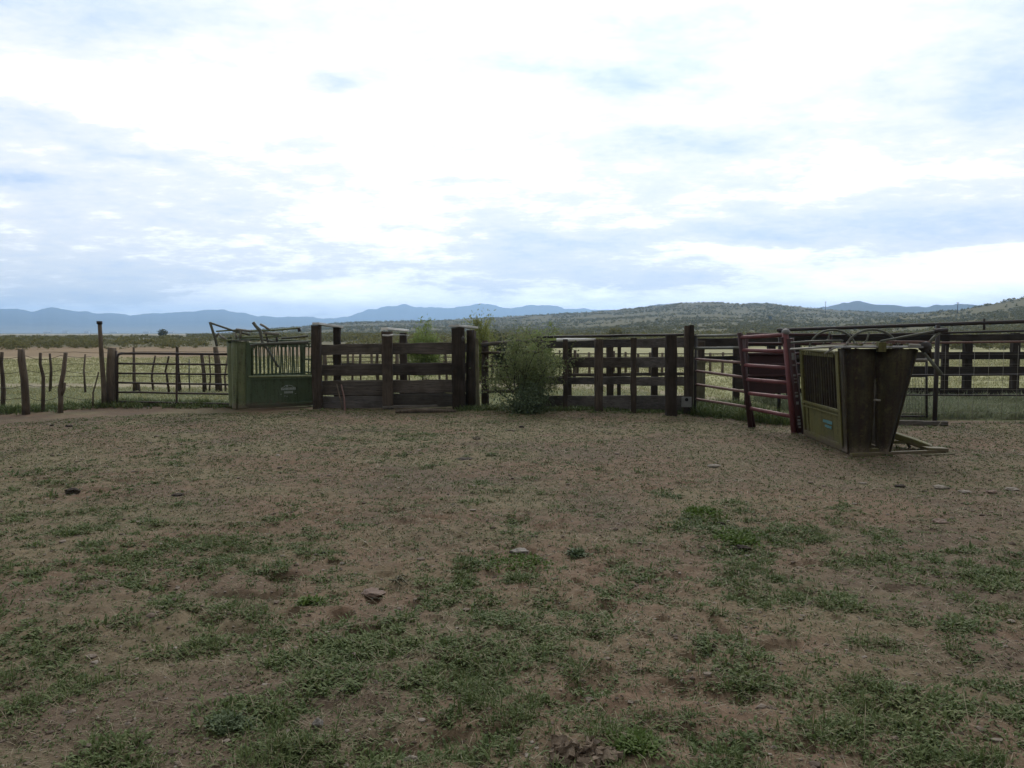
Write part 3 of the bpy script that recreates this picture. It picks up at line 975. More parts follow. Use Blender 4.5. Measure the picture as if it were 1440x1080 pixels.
# tube gate
gy = 18.15
gt = thing('tube_gate', 'closed six bar brown tube gate with rounded corner', 'gate', Vector((V(245, 570, gy).x, gy, 0)))
fr = [V(165, 567.0, gy), V(165, 503, gy), V(165.5, 498.5, gy), V(167.5, 495.5, gy), V(171, 497, gy), V(334, 498, gy + .1)]
fr = [V(165, 566, gy), V(164.8, 505, gy), V(165.4, 500.5, gy), V(167.2, 498, gy), V(171, 497.2, gy), V(200, 497.0, gy), V(260, 497.6, gy), V(334, 498.4, gy)]
MB().tube(fr, .028, 10).build('frame', GATE_M, gt)
for (ya, yb) in ((511.3, 513), (525, 526.5), (538.3, 541), (551.3, 554.5), (564.7, 568.3)):
    n = 5
    MB().tube([V(165 + 170 * i / n, ya + (yb - ya) * i / n + random.gauss(0, .2), gy) for i in range(n + 1)], .022, 8).build('rail', GATE_M, gt)
MB().plank(V(248.5, 566.5, gy - .03), V(248.3, 497.5, gy - .03), .045, .02, (1, 0, 0), 4, .001).build('stay', GATE_M, gt)

# far stake fence beyond the gate
ff = thing('stake_fence', 'distant fence of crooked stakes seen through the tube gate', 'fence', G(190, 551))
for pts, r_ in (([(189, 551), (188.5, 520), (188, 488)], .045), ([(216, 550), (213.5, 530), (215, 518), (218.5, 500)], .033),
                ([(238, 550), (234.5, 528), (232.5, 522), (237.5, 501)], .033), ([(253, 551), (250, 520), (249, 488)], .055),
                ([(288, 551), (287, 528), (283.5, 498)], .06), ([(294, 551), (296, 530), (294, 498)], .026),
                ([(308, 545), (306, 510), (303, 488)], .095), ([(318, 549), (316, 530), (320, 503)], .03),
                ([(195, 549), (194, 541), (193.5, 538)], .06), ([(120, 548), (118, 520), (120, 498)], .03), ([(70, 548), (72, 520), (70, 497)], .04)):
    stake(pts, r_, ff, 22.8 + random.uniform(-.2, .2)).build('stake', STAKE, ff)
mb = stake([(267, 551), (266, 530), (266, 505)], .022, ff, 22.8); mb.build('stake', PIPE_G, ff)
for zz in (1.15, .8, .45):
    MB().tube([V(60, 500, 22.8) * 1, V(190, 500, 22.8), V(250, 500, 22.8), V(330, 500, 22.8)], .003, 5)
    P_ = []
    for px in range(60, 336, 15):
        p = V(px, 500, 22.8); p.z = zz + random.gauss(0, .012); P_.append(p)
    MB().tube(P_, .0055, 5).build('wire', DARK_M, ff)

# near plank fence of the working alley
NF = 17.75
pf = thing('plank_fence', 'dark plank fence with white capped posts right of the green chute', 'fence', Vector((V(545, 575, NF).x, NF, 0)))
for (px, yt, yb, wp) in ((446, 457.5, 577, 12.5), (545.5, 466, 576, 14.5), (645.5, 461, 577, 18)):
    tim_post(px, yt, yb, wp, pf, WOOD_P, Yd=NF, pxt=px - 1.2)
tim_post(661.5, 464, 577, 13, pf, WOOD_P, Yd=NF + .12, round_=True)
for seg, xa, xb, lst in (('a', 448, 549, ((485, 499.5, 483.5, 498), (513, 528.5, 511.5, 527.5), (535.5, 556, 535.5, 556), (557, 574, 557, 573.5))),
                         ('b', 544, 648, ((483, 498, 480.8, 498.5), (511.5, 527.5, 510.8, 527.5)))):
    for (a0, a1, b0, b1) in lst:
        board((xa, a0, a1), (xb, b0, b1), NF + .13, NF + .13, pf, random.choice((WOOD_M, WOOD_B, WOOD_B)))
board((546, 535, 552.5), (648, 534, 553), NF + .13, NF + .13, pf, WOOD_B)
board((546, 553.5, 571.5), (646, 554.5, 571.5), NF + .13, NF + .13, pf, WOOD_L)
# back row of the alley
BF = 18.75
bf = thing('plank_fence', 'back row of the plank alley, its posts showing behind the near one', 'fence', Vector((V(567, 570, BF).x, BF, 0)))
for (px, yt, wp) in ((474, 460, 10), (567, 468, 10), (664.5, 466, 9)):
    tim_post(px, yt, 570, wp, bf, WOOD_P, Yd=BF)
for xa, xb in ((470, 571), (563, 668)):
    for (a0, a1) in ((483, 496), (511, 525.5), (535, 552), (553, 567)):
        board((xa, a0 + random.uniform(-.8, .8), a1), (xb, a0 + random.uniform(-.8, .8), a1), BF + .1, BF + .1, bf)
for (xa, ya, xb, yb, wd) in ((447, 457.2, 475.5, 461.3, .17), (543, 464.2, 568.5, 466.3, .16), (641, 460.2, 664, 462.3, .24)):
    pa, pb = V(xa, ya, NF), V(xb, yb, BF)
    za = pa.z
    d_ = (pb - pa).normalized()
    pa, pb = pa - d_ * .10, pb + d_ * .10
    MB().plank(pa + Vector((0, 0, .03)), pb + Vector((0, 0, .03)), wd, .05, (1, -.3, 0), 5, .004).build('cap_board', WOOD_CAP, pf)
# tie wire and rope round the middle post
P_ = [V(538, 471.5, NF - .14), V(546, 472, NF - .16), V(553, 471, NF - .1), V(568, 470.8, BF - .1), V(575, 471.6, BF)]
MB().tube(P_, .009, 6).build('tie_rope', WOOD_CAP, pf)
MB().tube(P_[:3], .02, 6).build('tie_rope', WOOD_CAP, pf)
# latch loop on the right post
P_ = [V(650.2, 480, NF - .17), V(649.8, 475, NF - .19), V(651, 472.5, NF - .2), V(652.4, 475, NF - .19), V(652.2, 480, NF - .17)]
MB().tube(P_, .013, 6).build('latch_loop', STEEL, pf)

# leaning sticks against the plank fence
o = MB().tube([G(485.5, 579) - Vector((0, 0, .03)), V(484, 560, NF - .22), V(480, 541, NF - .06)], [.024, .02, .016], 7, .1).build_top('stick', PIPE_R, G(485.5, 579))
tag(o, 'reddish stick leaning on the dark planks, right of its pair', 'stick')
o = MB().tube([G(483, 578) - Vector((0, 0, .03)), V(478, 560, NF - .2), V(473.5, 540, NF - .06)], [.017, .015, .012], 7, .1).build_top('stick', STAKE, G(483, 578))
tag(o, 'thin grey brown stick leaning on the dark planks, left of its pair', 'stick')
# fallen planks at its foot
for (xa, ya, xb, yb, lab) in ((538, 575.5, 628, 573.5, 'long fallen grey plank lying tight along the foot of the plank fence'),
                              (556, 580.5, 641, 580.0, 'fallen dark pole lying on the dirt in front of the plank fence')):
    a_, b_ = G(xa, ya), G(xb, yb)
    mb = MB()
    if 'plank' in lab and 'pole' not in lab: mb.plank(a_ + Vector((0, 0, .05)), b_ + Vector((0, 0, .06)), .05, .16, (0, 0, 1), 6, .005); m_ = WOOD_L
    else: mb.tube([a_ + Vector((0, 0, .03)), a_.lerp(b_, .5) + Vector((0, .03, .045)), b_ + Vector((0, 0, .03))], [.04, .045, .03], 8, .12); m_ = STAKE
    tag(mb.build_top('fallen_plank' if m_ is WOOD_L else 'fallen_pole', m_, a_), lab, 'plank' if m_ is WOOD_L else 'pole')

# pale post and pole fence behind the bush
o = thing('pole_fence', 'short rough pole fence half hidden behind the leafy bush', 'fence', Vector((V(720, 570, 18.6).x, 18.6, 0)))
tim_post(672.5, 476, 570, 4.5, o, WOOD_LP, Yd=18.0, pxt=670)
tim_post(682, 479, 572, 10, o, WOOD_P, Yd=18.6, round_=True)
tim_post(760, 478, 572, 8, o, WOOD_P, Yd=18.6, round_=True)
for (xa, ya, xb, yb, r_, m_) in ((677, 485, 762, 478, .05, WOOD_L), (677, 496, 764, 495, .035, STAKE), (678, 515, 790, 514, .03, STAKE),
                                 (678, 533, 790, 531, .03, STAKE), (678, 551, 764, 550, .035, STAKE)):
    MB().tube([V(xa + (xb - xa) * i / 5, ya + (yb - ya) * i / 5 + random.gauss(0, .5), 18.45) for i in range(6)], [r_ * random.uniform(.85, 1.15) for _ in range(6)], 8, .08).build('pole', m_, o)

# right plank fence
pr = thing('plank_fence', 'weathered plank fence between the leafy bush and the pipe panels', 'fence', G(891, 580))
for (px, yt, yb, wp) in ((795, 477, 577, 6.5), (842, 477, 579.5, 11.5), (891, 475, 580.5, 7.5), (943.5, 471, 584, 15)):
    tim_post(px, yt, yb, wp, pr, WOOD_P)


def yr(px): return np.interp(px, [760, 795, 842, 891, 943, 975], [17.75, 17.6, 17.4, 17.2, 16.9, 16.75]) + .1


for (xa, xb, lst) in ((756, 895, ((479.5, 489.5, 477, 489), (503, 517.5, 503, 517), (530, 540, 530, 541), (556, 574, 556.5, 576))),
                      (888, 972, ((476.5, 489, 474, 488.5), (503, 517, 502, 517.3), (530, 542, 530, 543.5), (556.5, 576, 556, 577)))):
    for (a0, a1, b0, b1) in lst:
        board((xa, a0, a1), (xb, b0, b1), yr(xa) + .06, yr(xb) + .06, pr, random.choice((WOOD_M, WOOD_B, WOOD_M)))
MB().tube([V(754 + 222 * i / 7, 474 - 3.6 * i / 7 + random.gauss(0, .15), yr(754 + 222 * i / 7)) for i in range(8)], .028, 8, .05).build('top_rail', DARK_M, pr)
MB().tube([V(783 + 55 * i / 4, 478.3 - .9 * i / 4, yr(783 + 55 * i / 4) - .08) for i in range(5)], [.04, .04, .036, .03, .02], 8, .08).build('pale_pole', WOOD_CAP, pr)
o = thing('corner_post', 'tall split corner post at the right end of the plank fence', 'post', G(969, 581))
tim_post(966, 458, 582, 6.5, o, WOOD_P, Yd=16.75, name='half_post')
tim_post(972.5, 457, 582, 6.0, o, WOOD_P, Yd=16.72, name='half_post')
pa = V(957, 557.5, 16.72); pb = V(970, 571.5, 16.72)
mb = MB().box(pa.x, pb.x, 16.56, 16.62, pb.z, pa.z); o2 = mb.build('pale_plate', PLATE_M, o)
hc = V(965.5, 562, 16.55)
mb = MB().tube([hc + Vector((0, -.012, 0)), hc + Vector((0, .006, 0))], .035, 12); mb.build('hole_disc', HOLE_DARK, o2)  # black disc painted in for the shade of an opening

# second row behind
pr2 = thing('plank_fence', 'rear plank row seen through the gaps of the right plank fence', 'fence', Vector((V(890, 570, 18.9).x, 18.9, 0)))
for (px, wp) in ((800, 8), (858, 9.5), (871, 5), (921, 9), (986, 9)):
    tim_post(px, 481, 568, wp, pr2, WOOD_P, Yd=18.9)
for (a0, a1) in ((479.5, 487.5), (503, 515), (524.5, 529), (531, 539)):
    board((790, a0 + .5, a1 + .5), (992, a0 - .5, a1 - .5), 19.0, 19.0, pr2)

# far rail fence
fr_ = thing('rail_fence', 'far pale rail fence out in the pasture, seen between the planks', 'fence', Vector((V(720, 530, 33).x, 33, 0)))
for px in range(455, 1030, 17):
    mb = MB().tube([Vector((V(px, 500, 33).x, 33, -.1)), V(px + random.uniform(-1, 1), 495 + random.uniform(-2, 2), 33)], [.06, .05], 7, .08)
    mb.build('post', STAKE, fr_)
for yy in (497.5, 502.5, 509):
    MB().tube([V(450 + 585 * i / 14, yy + random.gauss(0, .25), 33) for i in range(15)], .028, 6, .06).build('rail', WOOD_LP, fr_)

sf = thing('stake_fence', 'fence of thin dark stakes in the pasture behind the plank alley', 'fence', Vector((V(600, 550, 27).x, 27, 0)))
px = 452.0
while px < 800:
    px += random.choice((5, 8, 11, 15, 21)) * random.uniform(.8, 1.2)
    if 566 < px < 574: continue
    b_ = V(px, 500, 27); tp = V(px + random.uniform(-2, 2), random.uniform(491, 499), 27)
    rr_ = random.choice((.025, .03, .04, .06))
    MB().tube([Vector((b_.x, 27, -.1)), Vector(((b_.x + tp.x) / 2 + random.gauss(0, .03), 27, tp.z / 2)), tp], [rr_, rr_, rr_ * .8], 7, .1).build('stake', STAKE, sf)
for zz in (1.0, .72, .4):
    P_ = [V(450 + 350 * i / 20, 500, 27.05) for i in range(21)]
    for q_ in P_: q_.z = zz + random.gauss(0, .01)
    MB().tube(P_, .004, 5).build('wire', DARK_M, sf)

# ------------------------------------------------------------------ pipe panels and red gate
pp = thing('pipe_fence', 'six rail rusty pipe panel between corner post and red gate', 'panel', Vector((V(1010, 580, 15.6).x, 15.6, 0)))
for i, (ya, yb) in enumerate(((472.5, 471), (489.7, 489.2), (505, 510.5), (521.5, 531.2), (540.5, 551.7), (561, 573.2))):
    xb = 1042 + i * 2.6
    MB().tube([V(977 + (xb - 977) * q, ya + (yb - ya) * (q * .9 + q * q * .1), 16.75 + (14.5 - 16.75) * q) for q in (0, .25, .5, .75, 1)], .027, 10).build('rail', PIPE_R if i > 1 else PIPE_G, pp)
mb = MB().tube([V(978.5, 470, 16.7), Vector((V(978.5, 500, 16.7).x, 16.7, -.05))], .03, 9); mb.build('stile', DARK_M, pp)

rg = thing('red_gate', 'red tube gate panel leaning beside the right cattle chute', 'gate', G(1085, 607))
ya_, yb_ = 14.35, 13.35
MB().tube([V(1040, 468, ya_), V(1048, 535, ya_), V(1055.5, 602, ya_)], .045, 10).build('stile', RED_D, rg)
MB().tube([V(1043.5, 470, ya_ + .05), V(1053, 560, ya_ + .05), V(1061, 600, ya_ + .05)], .026, 10).build('stile', RED_D, rg)
MB().tube([V(1104, 468, yb_), V(1111, 545, yb_), V(1117.5, 616, yb_)], .052, 12).build('stile', RED, rg)
for i, (ya, yb) in enumerate(((474.5, 471), (492.5, 494), (513.5, 517.5), (533.5, 538.5), (553, 559.5), (574, 586))):
    xa, xb = 1041 + i * 2.6, 1104.5 + i * 2.1
    MB().tube([V(xa + (xb - xa) * q, ya + (yb - ya) * q, ya_ + (yb_ - ya_) * q) for q in (0, .33, .66, 1)], .034, 12).build('rail', RED, rg)
cpos = V(1105, 466, yb_)
mb = MB(); mb.tube([cpos + Vector((0, 0, a)) for a in (-.05, -.02, .01, .035, .045)], [.055, .066, .066, .045, .012], 12); mb.build('cap', STEEL, rg)
MB().plank(V(1103, 473, yb_ + .02), V(1109, 493, yb_ + .02), .13, .09, (1, 0, 0), 3, .002).build('hinge_plate', RED_D, rg)
# dark red post and latch strip
o = thing('gate_latch_post', 'dark red steel post with pale latch strip between red gate and chute', 'post', G(1126, 617))
MB().tube([V(1111, 476, 13.3), V(1119, 548, 13.3), V(1127, 618, 13.3)], .06, 12).build('shaft', RED_D, o)
mb = MB()
for q in np.linspace(.08, .96, 26):
    if random.random() < .42: continue
    p = V(1113.5 + 12.5 * q, 478 + 138 * q, 13.2)
    hh = random.uniform(.010, .032)
    mb.box(p.x - .030 + random.uniform(0, .012), p.x + .022, p.y, p.y + .006, p.z - hh, p.z + hh)
mb.build('latch_strip', STEEL, o)

rp = thing('red_fence', 'dark red sheeted fence section standing behind the red gate', 'fence', Vector((V(1110, 570, 16.2).x, 16.2, 0)))
for (ya, yb) in ((470, 471), (483.5, 483.5), (498, 497), (513, 512), (529, 527)):
    MB().tube([V(1050, ya, 16.4), V(1108, (ya + yb) / 2, 16.2), V(1168, yb, 16.0)], .03, 10).build('rail', RED_D, rp)
pa, pb = V(1054, 500, 16.42), V(1112, 500, 16.24)
z1, z0 = V(1080, 498, 16.3).z, V(1080, 553, 16.3).z
MB().plate([Vector((pa.x, pa.y, z0)), Vector((pb.x, pb.y, z0)), Vector((pb.x, pb.y, z1)), Vector((pa.x, pa.y, z1))], (0, .006, 0)).build('sheet', RED_D, rp)
for px in (1050, 1168):
    MB().tube([V(px, 470, 16.2), Vector((V(px, 500, 16.2).x, 16.2, -.05))], .032, 9).build('stile', RED_D, rp)

# timber corral behind on the right
tc_ = thing('timber_corral', 'long dark timber corral fence behind the pipe pen', 'fence', Vector((V(1300, 557, 21).x, 21, 0)))
for (px, yt, wp) in ((1120, 470, 10), (1190, 469, 11), (1262, 468, 12), (1330, 468, 8), (1361, 470, 10.5), (1428, 468, 10), (1500, 466, 11), (1570, 464, 11)):
    tim_post(px, yt, 560, wp, tc_, WOOD_DP, Yd=21)
for (a0, a1, b0, b1) in ((471, 480, 468.5, 478), (496, 505, 494, 505), (515.5, 526, 515, 528), (546, 557, 545, 558)):
    for xa, xb in ((1112, 1335), (1328, 1580)):
        ka, kb = (xa - 1112) / 468, (xb - 1112) / 468
        board((xa, a0 + (b0 - a0) * ka, a1 + (b1 - a1) * ka), (xb, a0 + (b0 - a0) * kb, a1 + (b1 - a1) * kb), 20.85, 20.85, tc_, WOOD_DK)
tw = thing('timber_corral', 'dark timber fence seen through the rails of the red gate', 'fence', Vector((V(1050, 560, 19.3).x, 19.3, 0)))
for (px, yt, wp) in ((1036, 475, 9), (1085, 474, 10), (1112, 474, 9)):
    tim_post(px, yt, 566, wp, tw, WOOD_DP, Yd=19.3)
for (xa, xb, a0, a1) in ((976, 1118, 475.5, 487.5), (1034, 1118, 500, 512), (976, 1040, 501, 507), (1034, 1118, 514, 529), (1034, 1118, 532, 548)):
    board((xa, a0, a1), (xb, a0 - .5, a1 - .5), 19.2, 19.2, tw, WOOD_DK)
oo = MB()
pa, pb = V(977, 510, 18.2), V(991, 526, 18.2)
mb = MB().box(pa.x, pb.x, 18.15, 18.6, 0, pa.z); mb.box(pa.x - .03, pb.x + .03, 18.12, 18.63, pa.z + .003, pa.z + .045)
tag(mb.build_top('water_trough', WOOD_LP, Vector(((pa.x + pb.x) / 2, 18.3, 0))), 'pale box standing behind the pipe panel near the corner post', 'box')

# pipe pen with mesh
pn = thing('pipe_pen_fence', 'tall dark pipe fence with wire mesh at the right edge', 'fence', Vector((V(1319, 596, 15).x, 15, 0)))


def ypn(px): return np.interp(px, [1093, 1319, 1440, 1620], [16.6, 15.0, 14.5, 14.0])


def prail(xa, ya, xb, yb, r_, name='rail', m_=DARK_M, dy=0):
    MB().tube([V(xa + (xb - xa) * i / 6, ya + (yb - ya) * i / 6, ypn(xa + (xb - xa) * i / 6) + dy) for i in range(7)], r_, 10).build(name, m_, pn)


prail(1093, 464.2, 1600, 446.5, .036, 'top_rail')
prail(1100, 473.5, 1600, 461.5, .020)
prail(1164, 484, 1600, 478.5, .020, 'rail', PIPE_R)
prail(1270, 555.5, 1600, 556.5, .014)
prail(1246, 528, 1600, 526, .018)
mb = MB(); p0 = V(1319, 457, 15); mb.tube([Vector((p0.x, 15, -.1)), p0], .042, 12); mb.build('post', DARK_M, pn)
mb = MB().tube([V(1384, 448, 14.72), V(1384, 464, 14.72)], .022, 8); mb.build('strut', DARK_M, pn)
for px, yt in ((1097, 464), (1560, 448)):
    Yp = float(ypn(px)) + .05
    MB().tube([V(px, yt, Yp), Vector((V(px, 500, Yp).x, Yp, -.1))], .026 if px == 1384 else .036, 10).build('post', DARK_M, pn)
mb = MB()
for px in np.arange(1330, 1600, 20.5):
    Yp = float(ypn(px)) - .06
    a_ = V(px, 486, Yp); mb.tube([Vector((a_.x, Yp, .05)), a_], .0030, 4)
for yy in (498, 512, 535, 548, 569, 580, 588):
    mb.tube([V(px, yy, float(ypn(px)) - .06) for px in np.linspace(1322, 1600, 6)], .0030, 4)
mb.build('wire_mesh', PIPE_P, pn)
# small meshed wicket behind the chute
wg = thing('mesh_wicket', 'narrow wire mesh panel between the right chute and pipe post', 'panel', Vector((V(1285, 590, 15.5).x, 15.5, 0)))
Yw = 15.5
mb = MB()
for px in (1247, 1303):
    mb.tube([V(px, 500, Yw), V(px, 587, Yw)], .024, 8)
for yy in (508, 529, 585.5):
    mb.tube([V(1247, yy, Yw), V(1303, yy, Yw)], .020, 8)
mb.build('frame', DARK_M, wg)
mb = MB()
for px in np.arange(1250, 1303, 4.2): mb.tube([V(px, 530, Yw - .02), V(px, 586, Yw - .02)], .0032, 4)
for yy in np.arange(536, 586, 6.5): mb.tube([V(1247, yy, Yw - .02), V(1303, yy, Yw - .02)], .0032, 4)
mb.build('wire_mesh', PIPE_G, wg)
a_, b_ = G(1258, 596.5), G(1332, 598)
tag(MB().plank(a_ + Vector((0, 0, .035)), b_ + Vector((0, 0, .035)), .08, .12, (0, 0, 1), 5, .004).build_top('ground_beam', WOOD_L, a_), 'grey beam lying on the dirt at the foot of the pipe post', 'beam')
a_, b_ = G(1262, 588), G(1299, 589)
tag(MB().tube([a_ + Vector((0, 0, .10)), b_ + Vector((0, 0, .09))], .03, 8, .05).build_top('fallen_pole', WOOD_LP, a_), 'pale short pole lying before the wire mesh panel', 'pole')


# ------------------------------------------------------------------ cattle chutes
def chute(label, origin, angle, L, H, zP, wt, wb, cs, paint_side, paint_head, paint_bar, inner_gap=.02, asym=None, solid=False):
    root = thing('cattle_chute', label, 'cattle chute', origin, 'squeeze chutes in the corral')
    ca, sa = math.cos(angle), math.sin(angle)

    def T(x, y, z):
        return Vector((origin.x + x * ca - y * sa, origin.y + x * sa + y * ca, z))

    def yw(z, s):
        b_, t_ = (wb, wt) if asym is None else asym[0 if s > 0 else 1]
        return s * (b_ + (t_ - b_) * z / H)
    # base frame
    mb = MB()
    for s in (-1, 1):
        mb.plank(T(.0, yw(.05, s), .05), T(L, yw(.05, s), .05), .07, .05, (0, 0, 1), 3, .001)
    for x in (.06, L * .5, L - .03):
        mb.plank(T(x, yw(.05, -1) * .98, .06), T(x, yw(.05, 1) * .98, .06), .06, .05, (0, 0, 1), 2, .001)
    mb.build('base_frame', paint_bar, root)
    x0, x1 = .30, L - .05
    for s in (-1, 1):
        mb = MB()
        n = 6
        zq = H - .10 if (solid and s < 0) else zP
        a_ = [T(x0, yw(.09, s), .09), T(x1, yw(.09, s), .09), T(x1, yw(zq, s), zq), T(x0, yw(zq, s), zq)]
        nrm = T(0, s * -.006, 0) - T(0, 0, 0)
        mb.plate(a_, nrm)
        sp = mb.build('side_panel', paint_head if (solid and s < 0) else paint_side, root)  # far panel gets the dark paint so the chute's inside looks shaded
        mb = MB()
        for q in ((.9,) if solid else (.28, .52, .76)):
            x = x0 + (x1 - x0) * q
            mb.plank(T(x, yw(.1, s) + s * .008, .1), T(x, yw(zP - .02, s) + s * .008, zP - .02), .03, .014, T(1, 0, 0) - T(0, 0, 0), 2, .0005)
        mb.build('stiffener', paint_side, sp)
        mb = MB()
        for zz, hh in ((zP + .018, .04), (zP - .05, .022), (.085, .05)):
            mb.plank(T(x0 - .02, yw(zz, s) + s * .018, zz), T(x1 + .02, yw(zz, s) + s * .018, zz), hh, .03, (0, 0, 1), 4, .001)
        mb.build('panel_rail', paint_bar, root)
        # rounded side frame
        zt = H - .08
        pts = []
        r_ = .14
        pts += [T(x0 + .03, yw(zP, s), zP + .03), T(x0 + .03, yw(zt - r_, s), zt - r_)]
        for q in (.25, .5, .75, 1):
            b_ = q * math.pi / 2
            zz = zt - r_ + r_ * math.sin(b_)
            pts.append(T(x0 + .03 + r_ - r_ * math.cos(b_), yw(zz, s), zz))
        pts += [T((x0 + x1) / 2, yw(zt, s), zt), T(x1 - .02, yw(zt, s), zt), T(x1 - .02, yw(zP, s), zP + .03)]
        MB().tube(pts, .028, 10).build('side_frame', paint_bar, root)
        mb = MB()
        nb = 14
        for i in range(nb):
            x = x0 + .12 + (x1 - x0 - .22) * i / (nb - 1)
            wj = .024 if i % 3 else .034
            mb.plank(T(x + random.uniform(-.008, .008), yw(zP + .03, s), zP + .03), T(x + random.uniform(-.01, .01), yw(zt - .02, s), zt - .02), wj, .018,
                     T(1, 0, 0) - T(0, 0, 0), 3, .001)
        mb.build('side_bars', paint_head if solid else paint_bar, root)
        mb = MB()
        for i in range(18):
            x = x0 + .2 + (x1 - x0 - .3) * i / 17
            mb.box(x - .022, x + .022, yw(zt, s) - .008 + s * .012, yw(zt, s) + .008 + s * .012, zt - .075, zt - .028, T)
        mb.build('tooth_strip', paint_bar, root)
        MB().plank(T(x1 + .03, yw(.03, s), .03), T(x1 + .03, yw(H - .06, s), H - .06), .07, .06, T(1, 0, 0) - T(0, 0, 0), 3, .001).build('corner_post', paint_bar, root)
    # head end: two tapered sheets that wrap the corners
    for s in (-1, 1):
        mb = MB()
        rows, colsn = 8, 6
        grid = []
        for j in range(rows + 1):
            z = .03 + (H - .05) * j / rows
            zn = z / H
            yo = yw(z, s) + s * .03
            neck = inner_gap + .030 * max(0, 1 - abs(zn - .58) / .15) + .04 * max(0, 1 - zn / .5)
            yi = s * neck
            row = [T(.24, yo, z), T(.10, yo + s * .004, z)]
            for i in range(colsn + 1):
                q = i / colsn
                yy = yo + (yi - yo) * q
                row.append(T((.016 if s > 0 else 0) - .085 * math.sin(q * math.pi) - .005 + .02 * (1 - q) ** 4 + .10 * q ** 3, yy, z))
            grid.append(row)
        w_ = len(grid[0])
        vs = [p for r in grid for p in r]
        inn = [p + (T(.012, -s * .004, 0) - T(0, 0, 0)) for p in vs]
        fs = []
        N = len(vs)
        for j in range(rows):
            for i in range(w_ - 1):
                a_, b_, c_, d_ = j * w_ + i, j * w_ + i + 1, (j + 1) * w_ + i + 1, (j + 1) * w_ + i
                fs.append((a_, b_, c_, d_)); fs.append((a_ + N, d_ + N, c_ + N, b_ + N))
        for j in range(rows):
            for i in (0, w_ - 1):
                a_, d_ = j * w_ + i, (j + 1) * w_ + i
                fs.append((a_, d_, d_ + N, a_ + N))
        for i in range(w_ - 1):
            for j in (0, rows):
                a_, b_ = j * w_ + i, j * w_ + i + 1
                fs.append((a_, b_, b_ + N, a_ + N))
        mb.add(vs + inn, fs, True)
        hs = mb.build('head_gate', paint_head, root)
        mb = MB().tube([T(-.012, yw(.05, s) + s * .032, .03), T(-.012, yw(H - .03, s) + s * .032, H - .03)], .016, 8)
        mb.build('edge_tube', paint_head, hs)
        MB().plank(T(.235, yw(.1, s) + s * .045, .08), T(.235, yw(H - .06, s) + s * .045, H - .06), .11, .02, T(1, 0, 0) - T(0, 0, 0), 4, .001).build('front_post', paint_side, root)
    ym = yw(H, -1), yw(H, 1)
    MB().box(-.09, .30, ym[0] - .07, ym[1] + .07, H - .008, H + .016, T).build('top_plate', cs, root)
    MB().box(-.11, -.02, -.05, .05, H - .06, H + .07, T).build('gate_hanger', paint_bar, root)
    # rear gate
    mb = MB()
    for i in range(5):
        z = .15 + (H - .3) * i / 4
        mb.tube([T(L + .0, yw(z, -1) * .95, z), T(L, yw(z, 1) * .95, z)], .022, 8)
    mb.build('tail_gate', paint_bar, root)
    if solid:  # dark sheet added across the tail so the inside looks shaded
        MB().plate([T(L - .03, yw(.1, -1) * .96, .1), T(L - .03, yw(.1, 1) * .96, .1), T(L - .03, yw(H - .12, 1) * .96, H - .12), T(L - .03, yw(H - .12, -1) * .96, H - .12)],
                   T(.008, 0, 0) - T(0, 0, 0)).build('tail_sheet', paint_head, root)
    # roof rails
    mb = MB()
    for s in (-.45, .45):
        mb.tube([T(.1, yw(H, 1) * s, H + .03), T(L, yw(H, 1) * s, H - .02)], .018, 8)
    mb.build('roof_rail', paint_bar, root)
    return root, T, yw


# left chute
oL = G(329, 580)
angL = R(31)
gL = V(329, 578, 17.9); oL = Vector((gL.x, 17.9, 0))
cl_, TL, ywL = chute('green cattle chute standing beside the tube gate, white emblem on its panel', oL, angL, 1.74, 1.53, .71, .47, .33, PIPE_G, GREEN, GREEN_L, GREEN, .02)
# emblem: ring arcs and two lines of worn lettering
zc, xc = .38, 1.13
mb = MB()


def mark(T, yw, s, x, z, w_, h_, mb_):
    y_ = yw(z, s) + s * .012
    mb_.box(x - w_ / 2, x + w_ / 2, min(y_, y_ + s * .004), max(y_, y_ + s * .004), z - h_ / 2, z + h_ / 2, T)


for a_ in np.linspace(40, 140, 8):
    if random.random() < .7: mark(TL, ywL, -1, xc + .16 * math.cos(R(a_)), zc + .125 * math.sin(R(a_)), .026, .014, mb)
for a_ in np.linspace(215, 325, 8):
    if random.random() < .7: mark(TL, ywL, -1, xc + .20 * math.cos(R(a_)), zc + .13 * math.sin(R(a_)), .030, .010, mb)
x = xc - .165
while x < xc + .15:
    w_ = random.uniform(.018, .034)
    mark(TL, ywL, -1, x + w_ / 2, zc + .045, w_, .055, mb); x += w_ + .007
x = xc - .09
while x < xc + .085:
    w_ = random.uniform(.016, .028)
    mark(TL, ywL, -1, x + w_ / 2, zc - .035, w_, .05, mb); x += w_ + .008
mark(TL, ywL, -1, xc - .03, zc + .11, .045, .03, mb)
mb.build('emblem', WHITE, cl_)


def rod(parent, pts, r_, name='rod', m_=PIPE_G, Yd=17.6):
    pts = [p if isinstance(p, Vector) else V(p[0], p[1], p[2] if len(p) > 2 else Yd) for p in pts]
    return MB().tube(pts, r_, 8).build(name, m_, parent)


